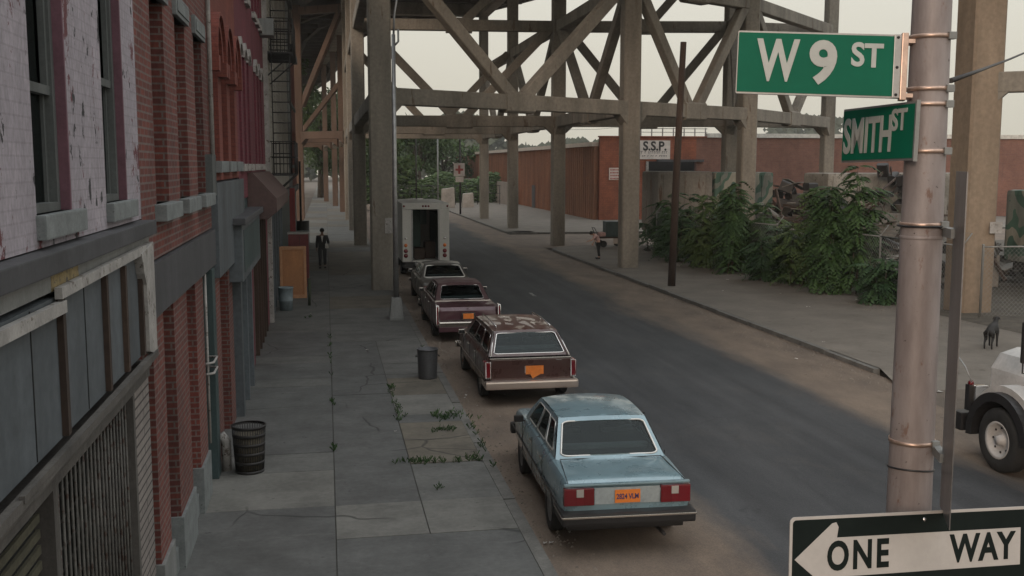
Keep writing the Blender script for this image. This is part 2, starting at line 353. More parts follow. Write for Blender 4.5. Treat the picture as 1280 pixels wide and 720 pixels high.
for a_, b_, k in zip(ys, ys[1:], kk):
    if a_ < 12 or a_ > 24: slab(cols[1][0], cols[1][1], a_, b_, k)
    else: slab(cols[1][0], 1.198, a_, b_, k)
for a_, b_, k in ((12.6, 13.9, 2), (13.9, 15.7, 1), (15.72, 17.1, 3), (17.1, 18.3, 3), (18.9, 20.6, 2), (20.6, 22.3, 3), (22.3, 24.0, 1), (18.3, 18.9, 0), (24.0, 27.2, 1)):
    slab(1.202, cols[1][1], a_, b_, k)
for k in range(4): struct(sw[k].build('sidewalk', m_sw[k]))
m_curb = M('curb_stone', (0.13, 0.125, 0.115), .9, var=.3, scale=3, bmp=.3)
cb = MB(); y = 1.8
while y < 238:
    cb.box((KL - .165, y + .01, -.2), (KL - rs.uniform(0, .012), y + 2.95, rs.uniform(-.012, .006))); y += 3
struct(cb.build('curb', m_curb))
# right-hand sidewalk with its own kerb, crumbled away towards the camera
m_swr = M('dusty_pavement', (0.150, 0.132, 0.112), .93, var=.2, scale=.8, bmp=.35, spots=((0.095, 0.08, 0.065), .62))
rsw = MB().add([(KR + .15, 21.5, -.005), (30, 21.5, -.005), (30, 57.5, -.005), (KR + 1.2, 57.5, -.005), (KR + .4, 56.7, -.005), (KR + .15, 55.5, -.005)], [(0, 1, 2, 3, 4, 5)])
rsw.add([(KR + .15, 21.5, -.005), (KR - .4, 19.6, RZ + .006), (30, 19.2, RZ + .006), (30, 21.5, -.005)], [(0, 1, 2, 3)])
struct(rsw.build('right_sidewalk', m_swr))
struct(MB().quad((KR - .4, 19.7, RZ + .003), (KR - .4, -8, RZ + .003), (60, -8, RZ + .003), (60, 19.7, RZ + .003)).build('dirt_apron', m_dirt))
cb = MB(); y = 21.5
while y < 55:
    cb.box((KR + rs.uniform(-.015, .015), y + .01, -.2), (KR + .155, y + 2.4, rs.uniform(-.02, .008))); y += 2.42
for i in range(6):
    a0, a1 = i / 6 * math.pi / 2, (i + 1) / 6 * math.pi / 2
    p = lambda a, rr: (KR + 2.1 - rr * math.cos(a), 55.6 + rr * math.sin(a))
    cb.prism([p(a0, 2.1), p(a1, 2.1), p(a1, 1.95), p(a0, 1.95)], 'z', -.2, 0)
cb.box((KR + 2.1, 57.55, -.2), (60, 57.7, 0))
# far corner
cb.box((KR + 1.9, 69.8, -.2), (60, 69.95, 0))
for i in range(6):
    a0, a1 = i / 6 * math.pi / 2, (i + 1) / 6 * math.pi / 2
    p = lambda a, rr: (KR + 1.9 - rr * math.sin(a), 71.7 - rr * math.cos(a))
    cb.prism([p(a0, 1.9), p(a1, 1.9), p(a1, 1.75), p(a0, 1.75)], 'z', -.2, 0)
cb.box((KR, 71.7, -.2), (KR + .15, 200, 0))
struct(cb.build('curb', m_curb))
struct(MB().quad((KR + .15, 71.5, -.005), (26, 71.5, -.005), (26, 200, -.005), (KR + .15, 200, -.005)).quad((KR + 1.9, 69.95, -.005), (60, 69.95, -.005), (60, 84.9, -.009), (KR + .8, 84.9, -.009)).build('far_sidewalk', m_swr))
struct(MB().quad((18.9, 21.5, .0), (19.2, 21.5, .03), (90, 21.5, .03), (90, 57.3, .03), (17.4, 57.3, .0), (18, 40, 0)).build('yard_ground', M('yard_cinders', (0.075, 0.065, 0.052), .97, var=.4, scale=1.6, bmp=.8)))

rg = random.Random(77); gr = MB()
for k in range(2600):
    u_ = rg.random()
    if u_ < .45: x, y_, z = KL + abs(rg.gauss(0, .35)), rg.uniform(10, 45), RZ
    elif u_ < .8: x, y_, z = KR - abs(rg.gauss(0, .6)), rg.uniform(20, 50), RZ
    elif u_ < .9: x, y_, z = rg.uniform(11, 17), rg.uniform(14, 20), RZ + .004
    else: x, y_, z = rg.uniform(16.8, 18.6), rg.uniform(26, 46), 0
    s_ = rg.uniform(.008, .028)
    gr.add([(x - s_, y_ - s_ * .6, z), (x + s_, y_ - s_ * .4, z), (x, y_ + s_, z), (x, y_, z + s_ * .9)], [(0, 1, 3), (1, 2, 3), (2, 0, 3)])
tag(gr.build('gravel', M('road_grit', (.17, .145, .12), .95, var=.5, scale=9), fixn=False), 'loose grit and gravel gathered along both kerbs', 'gravel', kind='stuff')

# ---------------------------------------------------------------- the row of houses on the left (facade plane x = FX)
FX = -1.7
m_white = brick('white_painted_brick', (0.335, 0.30, 0.33), (0.315, 0.285, 0.315), (0.285, 0.255, 0.28), msize=.007, peel=((0.11, 0.035, 0.04), 0.575), grime=.32)
m_pink = M('pink_reveal_paint', (0.13, 0.06, 0.078), .85, var=.2, scale=5, spots=((0.35, 0.30, 0.33), .68))
m_red = brick('red_brick', (0.165, 0.042, 0.030), (0.10, 0.028, 0.023), (0.15, 0.11, 0.10), grime=.4)
m_orange = brick('orange_red_painted_brick', (0.185, 0.05, 0.036), (0.16, 0.043, 0.032), (0.13, 0.037, 0.029), msize=.006, grime=.3)
m_purple = brick('maroon_painted_brick', (0.155, 0.032, 0.046), (0.13, 0.03, 0.042), (0.10, 0.025, 0.034), msize=.006, grime=.3)
m_cream = M('cream_clapboard', (0.34, 0.32, 0.29), .85, var=.15, scale=2, streak=True)
m_creambrick = brick('cream_glazed_brick', (0.22, 0.195, 0.18), (0.19, 0.165, 0.155), (0.05, 0.042, 0.04), w=.9, h=.085, msize=.012, grime=.3)
m_band = M('dark_iron_lintel', (0.055, 0.055, 0.06), .7, var=.3, scale=2, streak=True, spots=((.09, .06, .05), .7))
m_bluegrey = M('blue_grey_sheet', (0.080, 0.092, 0.102), .6, var=.42, scale=1.2, streak=True, spots=((0.05, 0.045, 0.045), .66))
m_whitetrim = M('peeling_white_trim', (0.30, 0.285, 0.27), .75, var=.28, scale=4, spots=((0.10, 0.08, 0.065), .58))
m_greywood = M('grey_weathered_wood', (0.075, 0.068, 0.062), .9, var=.35, scale=3, streak=True, bmp=.3)
m_teal = M('dark_teal_paint', (0.035, 0.058, 0.060), .55, var=.3, scale=3, streak=True)
m_reddoor = M('red_door_paint', (0.22, 0.025, 0.028), .5, var=.25, scale=3, streak=True)
m_brown = M('brown_awning_metal', (0.075, 0.042, 0.038), .6, var=.3, scale=2)
m_ochre = M('ochre_board', (0.26, 0.20, 0.10), .85, var=.4, scale=6, spots=((.10, .09, .08), .55))

def wall_mb(y0, y1, z0, z1, holes, x=FX, th=.35, mb=None):
    mb = mb or MB(); ysx = sorted({y0, y1, *[h[0] for h in holes], *[h[1] for h in holes]}); 
    for a_, b_ in zip(ysx, ysx[1:]):
        hs = sorted([(h[2], h[3]) for h in holes if h[0] <= a_ + 1e-6 and h[1] >= b_ - 1e-6]); z = z0
        for h0, h1 in hs:
            if h0 > z + 1e-6: mb.box((x - th, a_, z), (x, b_, h0))
            z = max(z, h1)
        if z < z1: mb.box((x - th, a_, z), (x, b_, z1))
    return mb
def window(par, y0, y1, z0, z1, x=FX, d=.13, mat=None, rail=.5, shade=None, name='window'):
    mat = mat or mt['sash']; f = MB(); w = .07
    f.box((x - d - .10, y0, z0), (x - d, y0 + w, z1)).box((x - d - .10, y1 - w, z0), (x - d, y1, z1))
    f.box((x - d - .10, y0 + w, z1 - w), (x - d, y1 - w, z1)).box((x - d - .10, y0 + w, z0), (x - d, y1 - w, z0 + w * .8))
    o = f.build(name, mat, par)
    zr = z0 + (z1 - z0) * rail; s_ = MB()
    s_.box((x - d - .07, y0 + w, zr - .03), (x - d - .015, y1 - w, zr + .03))
    s_.box((x - d - .09, y0 + w, z0 + w * .8), (x - d - .05, y0 + w + .045, zr - .03)).box((x - d - .09, y1 - w - .045, z0 + w * .8), (x - d - .05, y1 - w, zr - .03))
    s_.box((x - d - .06, y0 + w, zr + .03), (x - d - .02, y0 + w + .045, z1 - w)).box((x - d - .06, y1 - w - .045, zr + .03), (x - d - .02, y1 - w, z1 - w))
    s_.build('sash', mat, o)
    MB().box((x - d - .075, y0 + w, z0 + w * .8), (x - d - .07, y1 - w, z1 - w)).build('pane', mt['winglass'], o)
    if shade:
        MB().box((x - d - .13, y0 + w, z0 + (z1 - z0) * shade), (x - d - .12, y1 - w, z1 - w)).build('blind', m_blind, o)
    return o
m_blind = M('old_window_blind', (0.30, 0.27, 0.23), .9, var=.2, scale=4)
def sill(par, y0, y1, z, x=FX, h=.16, pr=.09, mat=None):
    return MB().box((x - .12, y0, z - h), (x + pr, y1, z)).build('sill', mat or mt['stone'], par, bevel=.012)
def backing(par, y0, y1, z0, z1, x=FX):
    return MB().box((x - .9, y0 + .05, z0), (x - .62, y1 - .05, z1)).build('interior', mt['dark'], par)  # near-black box painted in for the unlit rooms behind the windows
def shell(par, y0, y1, z1, mat):
    """the body of the house behind its front, with a flat roof and a party wall each side"""
    MB().box((-13, y0 + .01, -.2), (-2.62, y1 - .01, z1 - .25)).build('house_body', mat, par)

# --- house 1: white painted, boarded shop front
hA = empty('row_house', (FX, 6, 0), label='house with lavender white peeling paint above a boarded blue grey shop front', cat='house')
for o_ in (hA,): o_.location = (0, 0, 0)
wy = [(0.4, 1.25), (2.5, 3.35), (4.55, 5.4), (6.6, 7.45), (8.62, 9.47)]
wall_mb(-1.5 + 3.0, 10.15, 4.10, 12.2, [(a_, b_, 4.3, 7.0) for a_, b_ in wy if a_ > 1.6] + [(a_, b_, 8.4, 10.9) for a_, b_ in wy if a_ > 1.6]).build('wall', m_white, hA)
for i, (a_, b_) in enumerate(wy):
    if a_ < 1.6: continue
    for z0_, z1_ in ((4.3, 7.0), (8.4, 10.9)):
        MB().box((FX - .06, b_ - .014, z0_), (FX - .001, b_ - .002, z1_)).box((FX - .003, b_ - .012, z0_), (FX + .004, b_ + .022, z1_)).build('reveal', m_pink, hA)
        window(hA, a_, b_ - .015, z0_, z1_, d=.06, rail=(.29 if i == 3 else .36), shade=(.29 if i == 3 else .40))
        sill(hA, a_ - .02, b_ + .22, z0_, h=.15, pr=.06)
MB().box((FX - .3, 1.5, 3.96), (FX + .13, 10.18, 4.09)).build('cornice', m_band, hA, bevel=.01)
# shop front: rotten fascia with a broken white trim, sheet panel, timber battens
f = MB().box((FX - .2, 1.5, 3.84), (FX + .06, 6.6, 3.955)); f.build('fascia', mt['galv_dull'], hA)
MB().box((FX - .2, 6.6, 3.84), (FX + .063, 7.3, 3.955)).build('fascia', m_ochre, hA)
MB().box((FX - .2, 7.3, 3.84), (FX + .058, 10.15, 3.955)).build('fascia', mt['galv_dull'], hA)
MB().box((FX - .05, 1.5, 2.92), (FX + .06, 9.55, 3.80)).build('sign_panel', m_bluegrey, hA)
MB().beam((FX + .10, 1.5, 3.80), (FX + .10, 6.7, 3.74), .045, .075).beam((FX + .10, 6.6, 3.83), (FX + .10, 9.62, 3.86), .045, .07).build('trim', m_whitetrim, hA)
MB().prism([(9.32, 3.84), (9.95, 3.90), (9.95, 2.86), (9.55, 2.95), (9.52, 3.55), (9.42, 3.66)], 'x', FX + .04, FX + .13).build('end_board', m_whitetrim, hA)
for y_ in (6.72, 8.02, 8.75, 9.5, 5.2):
    MB().box((FX + .06, y_ - .035, 2.93), (FX + .10, y_ + .035, 3.79)).build('batten', mt['wood_dark'], hA)
for y_ in (7.42, 6.1, 3.9): MB().box((FX + .058, y_, 2.93), (FX + .064, y_ + .015, 3.79)).build('panel_seam', mt['dark'], hA)
MB().box((FX - .3, 1.5, 2.66), (FX + .05, 9.95, 2.80)).build('lintel', m_greywood, hA)
MB().beam((FX + .12, 1.5, 2.86), (FX + .12, 9.9, 2.88), .05, .06).beam((FX + .09, 4.5, 2.80), (FX + .10, 9.7, 2.83), .03, .05).beam((FX + .14, 5.5, 2.90), (FX + .10, 8.8, 2.86), .03, .04).build('loose_moulding', m_greywood, hA)
# scissor gate of thin bars in front of a dark recess, louvres to its left
gt = MB()
y_ = 6.72
while y_ < 9.2:
    gt.tube([(FX - .03, y_, .06), (FX - .03, y_ + .004, 2.64)], .011, 5); y_ += .12
for k in range(14):
    z_ = .25 + k * .17
    gt.beam((FX - .045, 6.7, z_), (FX - .045, 9.2, z_ + .10 * math.sin(k * 2.1)), .006, .015)
for k in range(9):
    a0 = 6.7 + k * .28
    gt.beam((FX - .04, a0, .1), (FX - .04, min(9.2, a0 + .9), 2.6), .006, .014)
gt.build('folding_gate', M('dark_gate_steel', (.085, .08, .072), .6, .3, var=.4, scale=6, spots=((.04, .02, .014), .55)), hA)
MB().box((FX - .10, 6.56, 0), (FX + .02, 6.66, 2.66)).build('gate_post', m_greywood, hA); MB().box((FX - .10, 9.24, 0), (FX + .02, 9.32, 2.66)).build('gate_post', m_greywood, hA)
lv = MB()
for k in range(26): lv.beam((FX - .06, 1.5, .08 + k * .10), (FX - .06, 6.5, .08 + k * .10), .02, .055)
lv.build('louvre', M('dark_olive_slats', (.06, .055, .035), .8, var=.4, scale=6), hA)
MB().box((FX - .35, 9.33, 0), (FX + .01, 10.1, 2.66)).build('pilaster', m_creambrick, hA)
MB().box((FX - .35, 1.5, -.2), (FX - .02, 10.1, .06)).build('step', mt['stone'], hA)
MB().box((FX - .34, 1.5, 2.80), (FX - .06, 10.15, 3.96)).build('beam', mt['dark'], hA)
backing(hA, 1.5, 10.15, 0, 11.5); shell(hA, 1.5, 10.15, 12.2, m_red)

# --- house 2: red brick
hB = empty('row_house', label='bare red brick house with grey stone sills and brick piers at street level', cat='house')
wy = [(11.07, 11.95), (12.85, 13.72), (14.62, 15.5)]
wall_mb(10.16, 16.2, 3.66, 12.2, [(a_, b_, 4.2, 6.32) for a_, b_ in wy] + [(a_, b_, 7.7, 9.8) for a_, b_ in wy]).build('wall', m_red, hB)
for a_, b_ in wy:
    for z0_, z1_ in ((4.2, 6.32), (7.7, 9.8)):
        window(hB, a_, b_, z0_, z1_, d=.16, mat=mt['darkmetal'], shade=None)
        sill(hB, a_ - .12, b_ + .2, z0_, h=.17, pr=.12)
        MB().box((FX - .1, a_ - .12, z1_), (FX + .05, b_ + .14, z1_ + .24)).box((FX + .051, a_ - .06, z1_ + .05), (FX + .062, b_ + .08, z1_ + .19)).build('lintel', mt['stone'], hB, bevel=.01)
MB().box((FX - .3, 10.3, 3.12), (FX + .05, 16.2, 3.64)).build('shopfront_beam', m_band, hB)
for a_, b_ in ((10.5, 11.2), (11.95, 13.05), (13.9, 14.75)):
    MB().box((FX - .35, a_, .62), (FX, b_, 3.12)).build('brick_pier', m_red, hB)
    MB().box((FX - .36, a_ - .03, -.1), (FX + .035, b_ + .03, .62)).build('pier_base', mt['galv_dull'] if a_ < 11 else mt['stone'], hB, bevel=.01)
MB().box((FX - .32, 11.2, 0.3), (FX - .22, 11.95, 3.12)).build('door', m_greywood, hB)
MB().box((FX - .32, 13.05, 0.6), (FX - .2, 13.9, 3.12)).build('door', m_reddoor, hB)
MB().box((FX - .3, 14.8, 0.2), (FX - .14, 15.55, 3.12)).build('door', mt['wood_dark'], hB)
MB().box((FX - .6, 10.3, -.1), (FX - .04, 15.6, .28)).build('step', mt['stone'], hB, bevel=.015)
MB().box((FX - .3, 15.42, 0), (FX + .06, 15.78, 3.1)).build('iron_column', m_teal, hB, bevel=.01)
MB().tube([(FX + .13, 15.86, -.01), (FX + .13, 15.86, .46), (FX + .05, 15.86, .56)], .075, 12).build('standpipe', m_whitetrim, hB)
for z_ in (1.85, 1.7): MB().tube([(FX + .0, 14.75, z_), (FX + .1, 14.85, z_), (FX + .1, 15.3, z_), (FX - .05, 15.35, z_)], .018, 6).build('conduit', m_whitetrim, hB)
MB().tube([(FX + .02, 14.85, 3.1), (FX + .02, 14.85, .7)], .02, 6).build('conduit', m_whitetrim, hB)
MB().tube([(FX + .05, 16.12, 4.2), (FX + .05, 16.12, 11)], .035, 8).build('downpipe', m_whitetrim, hB)
MB().box((FX + .0, 15.55, 4.15), (FX + .10, 16.05, 4.75)).build('shutter', mt['sash'], hB)
backing(hB, 10.16, 16.2, 0, 11.5); shell(hB, 10.16, 16.2, 12.2, m_red)

# --- house 3: arched windows, orange red paint
hC = empty('row_house', label='orange red painted house with three tall round arched windows', cat='house')
ay = [(16.75, 17.75), (18.3, 19.3), (19.85, 20.85)]
def arch_front(par, y0, y1, z0, z1, arcs, zs, mat, second=True):
    """wall with round-headed openings; each opening's sill zs and springing z1"""
    mbw = MB(); wall_mb(y0, y1, z0, z1, [(a_, b_, zs, z1) for a_, b_ in arcs], mb=mbw)
    top = z1 + .75; yy = y0
    for a_, b_ in arcs:
        mbw.box((FX - .35, yy, z1), (FX, a_, top)); c = (a_ + b_) / 2; rr = (b_ - a_) / 2
        for k in range(12):
            t0, t1 = math.pi * k / 12, math.pi * (k + 1) / 12
            p0 = (c - rr * math.cos(t0), z1 + rr * math.sin(t0)); p1 = (c - rr * math.cos(t1), z1 + rr * math.sin(t1))
            mbw.prism([p0, p1, (p1[0], top), (p0[0], top)], 'x', FX - .35, FX)
        yy = b_
    mbw.box((FX - .35, yy, z1), (FX, y1, top))
    return mbw, top
mbw, top = arch_front(hC, 16.21, 21.4, 4.35, 6.25, ay, 4.66, m_orange)
wall_mb(16.21, 21.4, top, 12.2, [(a_, b_, 8.0, 10.2) for a_, b_ in ay], mb=mbw); mbw.build('wall', m_orange, hC)
for a_, b_ in ay:
    c = (a_ + b_) / 2; rr = (b_ - a_) / 2; hd = MB()
    for r0, r1, pr in ((rr + .02, rr + .17, .09), (rr + .17, rr + .23, .14)):
        for k in range(14):
            t0, t1 = math.pi * k / 14, math.pi * (k + 1) / 14
            hd.prism([(c - r0 * math.cos(t0), 6.25 + r0 * math.sin(t0)), (c - r0 * math.cos(t1), 6.25 + r0 * math.sin(t1)),
                      (c - r1 * math.cos(t1), 6.25 + r1 * math.sin(t1)), (c - r1 * math.cos(t0), 6.25 + r1 * math.sin(t0))], 'x', FX - .01, FX + pr)
    for s_ in (-1, 1): hd.box((FX - .01, c + s_ * (rr + .12) - .12, 6.02), (FX + .15, c + s_ * (rr + .12) + .12, 6.25))
    hd.build('arch_moulding', m_orange, hC)
    window(hC, a_, b_, 4.66, 6.25, d=.17, mat=m_orange, rail=.45)
    hl = MB(); n = 12
    hl.prism([(c - (rr - .05) * math.cos(math.pi * k / n), 6.25 + (rr - .05) * math.sin(math.pi * k / n)) for k in range(n + 1)], 'x', FX - .27, FX - .265)
    hl.build('pane', mt['winglass'], hC)
    window(hC, a_, b_, 8.0, 10.2, d=.15, mat=m_orange)
    sill(hC, a_ - .1, b_ + .1, 4.66, h=.18, pr=.13); sill(hC, a_ - .1, b_ + .1, 8.0, mat=m_orange)
MB().box((FX - .2, 16.15, 2.9), (FX + .10, 21.3, 4.33)).build('blank_signboard', m_bluegrey, hC, bevel=.01)
MB().box((FX - .35, 16.21, 0), (FX, 17.0, 2.9)).build('brick_pier', m_red, hC)
MB().box((FX - .35, 17.0, 0), (FX - .28, 18.4, 2.9)).build('door', mt['wood_dark'], hC)
MB().box((FX - .35, 18.4, 0), (FX, 19.2, 2.9)).build('brick_pier', m_red, hC); MB().box((FX - .35, 21.0, 0), (FX, 21.4, 2.9)).build('brick_pier', m_red, hC)
MB().box((FX - .35, 19.2, 0), (FX - .2, 21.0, 2.9)).build('shopfront', m_teal, hC)
backing(hC, 16.2, 21.4, 0, 11.5); shell(hC, 16.2, 21.4, 12.2, m_red)

# --- house 4: maroon
hD = empty('row_house', label='dark maroon painted house with small white arched lintels, sills and red door', cat='house')
wy = [(21.9 + 1.22 * k + (k // 3) * 1.1, 22.55 + 1.22 * k + (k // 3) * 1.1) for k in range(6)]
wall_mb(21.41, 30.9, 3.9, 12.6, [(a_, b_, 4.62, 6.9) for a_, b_ in wy] + [(a_, b_, 8.3, 10.4) for a_, b_ in wy]).build('wall', m_purple, hD)
for a_, b_ in wy:
    for z0_, z1_ in ((4.62, 6.9), (8.3, 10.4)):
        window(hD, a_, b_, z0_, z1_, d=.14, mat=m_purple if a_ < 25 else mt['sash']); sill(hD, a_ - .08, b_ + .08, z0_, h=.15, mat=m_whitetrim)
        c = (a_ + b_) / 2; rr = (b_ - a_) / 2 + .12; q = MB()
        for k in range(6):
            t0, t1 = math.pi * (.15 + .7 * k / 6), math.pi * (.15 + .7 * (k + 1) / 6)
            q.prism([(c - rr * math.cos(t0), z1_ - .2 + rr * .8 * math.sin(t0)), (c - rr * math.cos(t1), z1_ - .2 + rr * .8 * math.sin(t1)),
                     (c - rr * math.cos(t1), z1_ - .06 + rr * .8 * math.sin(t1)), (c - rr * math.cos(t0), z1_ - .06 + rr * .8 * math.sin(t0))], 'x', FX - .01, FX + .07)
        q.build('lintel', m_whitetrim, hD)
MB().box((FX - .35, 21.41, 0), (FX - .02, 23.9, 3.9)).build('shopfront', m_teal, hD)
MB().box((FX - .3, 23.9, 0), (FX + .0, 24.6, 3.9)).box((FX - .3, 29.4, 0), (FX, 30.9, 3.9)).build('pilaster', m_purple, hD)
for k in range(5):
    y0_ = 24.7 + k * .95
    MB().box((FX - .2, y0_, .05), (FX - .05, y0_ + .86, 3.2)).build('door', m_reddoor if k in (1, 2, 4) else m_brown, hD)
    MB().box((FX - .15, y0_ + .86, 0), (FX + .04, y0_ + .95, 3.3)).build('door_post', mt['wood_dark'], hD)
MB().box((FX - .3, 24.6, 3.2), (FX + .02, 29.4, 3.9)).build('transom', mt['wood_dark'], hD)
# bay box and pent roof hung on the front
bx_ = MB().box((FX - .02, 18.7, 2.55), (FX + .24, 23.6, 3.55)); bx_.build('shop_window_box', m_bluegrey, hC, bevel=.02)
MB().box((FX - .02, 18.5, 3.56), (FX + .32, 23.8, 3.68)).build('box_cornice', m_band, hC, bevel=.02)
MB().box((FX + .242, 19.0, 2.7), (FX + .25, 23.2, 3.45)).build('dark_panel', m_teal, hC)
MB().box((FX - .02, 19.3, .0), (FX + .14, 19.6, 2.54)).box((FX - .02, 20.7, .0), (FX + .14, 20.85, 2.54)).box((FX - .02, 22.0, 0), (FX + .14, 22.2, 2.54)).build('box_bracket', m_bluegrey, hC)
aw = MB().prism([(FX - .02, 4.42), (FX + .12, 4.42), (FX + .62, 3.86), (FX + .62, 3.56), (FX + .42, 3.40), (FX - .02, 3.40)], 'y', 23.7, 30.6)
aw.build('awning', m_brown, hD, bevel=.015)
backing(hD, 21.4, 30.9, 0, 12); shell(hD, 21.4, 30.9, 12.6, m_purple)

# --- house 5: cream clapboard with fire escape
hE = empty('row_house', label='narrow cream clapboard house carrying the black fire escape', cat='house')
cl = MB()
wy = [(33.0, 33.9), (35.5, 36.4), (38, 38.9), (42, 42.9), (46, 46.9)]
wall_mb(30.91, 50, 3.6, 13.5, [(a_, b_, z0_, z0_ + 1.9) for a_, b_ in wy for z0_ in (4.9, 8.6)], mb=cl)
cl.build('wall', m_cream, hE); q = MB()
for k in range(60):
    for (a_, b_) in ((30.92, 32.9), (34.0, 35.4), (36.5, 37.9), (39, 41.9), (43, 45.9), (47, 49.9)): q.box((FX, a_, 3.65 + k * .165), (FX + .022, b_, 3.655 + k * .165 + .012))
q.build('clapboard_edge', m_cream, hE)
for a_, b_ in wy:
    for z0_ in (4.9, 8.6): window(hE, a_, b_, z0_, z0_ + 1.9, mat=m_whitetrim)
MB().box((FX - .02, 30.95, 0), (FX + .12, 31.2, 13.5)).build('corner_board', m_whitetrim, hE)
MB().box((FX - .35, 30.91, 0), (FX - .02, 50, 3.3)).build('shopfront', m_teal, hE); MB().box((FX - .3, 30.91, 3.3), (FX + .15, 50, 3.6)).build('shopfront_cornice', m_bluegrey, hE)
for y_ in (31.6, 33.0, 34.4, 36.2, 38.0, 39.8): MB().box((FX - .02, y_, 0), (FX + .06, y_ + .16, 3.3)).build('pilaster', m_bluegrey, hE)
backing(hE, 30.9, 50, 0, 13); shell(hE, 30.9, 50, 13.5, m_cream)

fe = empty('fire_escape', label='black iron fire escape with ladder and railed landings on the cream house', cat='fire escape')
for z_ in (4.33, 7.88, 11.4):
    pl = MB()
    for k in range(12): pl.beam((FX + .05 + k * .068, 31.6, z_), (FX + .05 + k * .068, 34.6, z_), .02, .03)
    for k in range(9): pl.beam((FX, 31.6 + k * .375, z_ - .03), (FX + .82, 31.6 + k * .375, z_ - .03), .03, .05)
    pl.build('landing', mt['darkmetal'], fe)
    rl = MB()
    for zz in (z_ + .95, z_ + .5):
        rl.tube([(FX, 31.6, zz), (FX + .82, 31.6, zz), (FX + .82, 34.6, zz), (FX, 34.6, zz)], .014, 5)
    for k in range(8):
        for y_ in (31.6, 34.6): rl.tube([(FX + .04 + k * .11, y_, z_), (FX + .04 + k * .11, y_, z_ + .95)], .008, 4)
    for k in range(25): rl.tube([(FX + .82, 31.6 + k * .125, z_), (FX + .82, 31.6 + k * .125, z_ + .95)], .008, 4)
    rl.build('railing', mt['darkmetal'], fe)
    br = MB()
    for y_ in (31.8, 34.4): br.beam((FX, y_, z_ - .75), (FX + .78, y_, z_ - .06), .03, .04)
    br.build('bracket', mt['darkmetal'], fe)
ld = MB()
for z0_, z1_, y0_ in ((4.33, 8.75, 31.72), (7.88, 11.4, 31.9)):
    for x_ in (FX + .2, FX + .72): ld.tube([(x_, y0_, z0_), (x_, y0_, z1_)], .018, 5)
    k = 0
    while z0_ + .3 * (k + 1) < z1_: ld.tube([(FX + .2, y0_, z0_ + .3 * (k + 1)), (FX + .72, y0_, z0_ + .3 * (k + 1))], .018, 5); k += 1
ld.build('ladder', mt['darkmetal'], fe)
ac = MB().box((FX - .02, 29.6, 8.1), (FX + .38, 30.3, 8.55)).build('air_conditioner', mt['galv_dull'], bevel=.02); tag(ac, 'boxy grey air conditioner in an upper window of the maroon house', 'air conditioner')
l_ = MB()
for k in range(7): l_.box((FX + .382, 29.66, 8.16 + k * .05), (FX + .39, 30.24, 8.18 + k * .05))
l_.build('grille', mt['darkmetal'], ac)

# --- further houses, smaller in the picture
far = [(50, 55, 12.4, m_bluegrey, 'grey fronted house in the middle of the distant end of the row'),
       (55, 63, 10.4, m_orange, 'last low brick house at the far end of the left row')]
for i, (y0_, y1_, h_, m_, lb) in enumerate(far):
    hh = empty('row_house', label=lb, cat='house')
    wy = [(y0_ + .8 + k * 2.1, y0_ + 1.7 + k * 2.1) for k in range(3)]
    wall_mb(y0_ + .005, y1_, 3.5, h_, [(a_, b_, z0_, z0_ + 1.8) for a_, b_ in wy for z0_ in (4.6, 7.7)]).build('wall', m_, hh)
    for a_, b_ in wy:
        for z0_ in (4.6, 7.7): window(hh, a_, b_, z0_, z0_ + 1.8); sill(hh, a_ - .1, b_ + .1, z0_)
    MB().box((FX - .35, y0_, 0), (FX - .05, y1_, 3.2)).build('shopfront', m_teal, hh); MB().box((FX - .3, y0_ + .01, 3.2), (FX + .12, y1_ - .01, 3.5)).build('shopfront_cornice', m_band, hh)
    MB().box((FX - .2, y0_ + 2.4, .1), (FX - .02, y0_ + 3.4, 2.6)).build('door', m_reddoor if i == 5 else mt['wood_dark'], hh)
    MB().box((FX - .35, y0_, h_), (FX + .2, y1_, h_ + .3)).build('cornice', m_band, hh)
    backing(hh, y0_, y1_, 0, h_ - .3); shell(hh, y0_, y1_, h_, m_red)
# ---------------------------------------------------------------- the elevated railway
vd = empty('viaduct', (0, 0, 0), label='towering concrete encased railway viaduct on braced columns over the street', cat='viaduct')
Z1, Z2, Z3 = 7.1, 12.5, 18.0
P = lambda n, z: Vector((n[0], n[1], z))
A = [(2.0, 38.8), (13.4, 45.3), (20.8, 49.75)]
B = [(1.9, 60.7), (13.4, 59.9), (23.3, 58.3)]
Cb = [(1.9, 74.6), (13.4, 75.0)]
D = [(1.9, 89.0), (13.4, 89.0)]
E_ = [(29.8, 59.0)]
Fg = [(19.9, 29.6)]
L1 = [(-2.2, 92.0)]; L2 = [(-2.6, 106), (1.6, 104)]; L3 = [(-3.4, 120), (1.0, 119)]; L4 = [(-5, 136), (0, 134)]; N = [(10.2, 24.0 - 60)]
def column(n, w, zt=Z3, mat=None, rust=False):
    m = mat or (mt['concrete_rust'] if rust else mt['concrete']); c = MB()
    c.beam((n[0], n[1], -.2), (n[0], n[1], zt), w, w, up=(0, 1, 0), ch=w * .07)
    return c.build('column', m, vd)
for g_, w in ((A[:1], .82), (A[1:], .78), (B, .74), (Cb, .72), (D, .72), (E_, .66)):
    for n in g_: column(n, w)
for n in L2 + L3 + L4: column(n, .6, mat=mt['trestle'])
column(L1[0], .7, mat=mt['trestle']); column(Fg[0], 1.06, rust=True)
column((2.1, 22.0 - 60), .9); column((27.5, 24.0), 1.2)
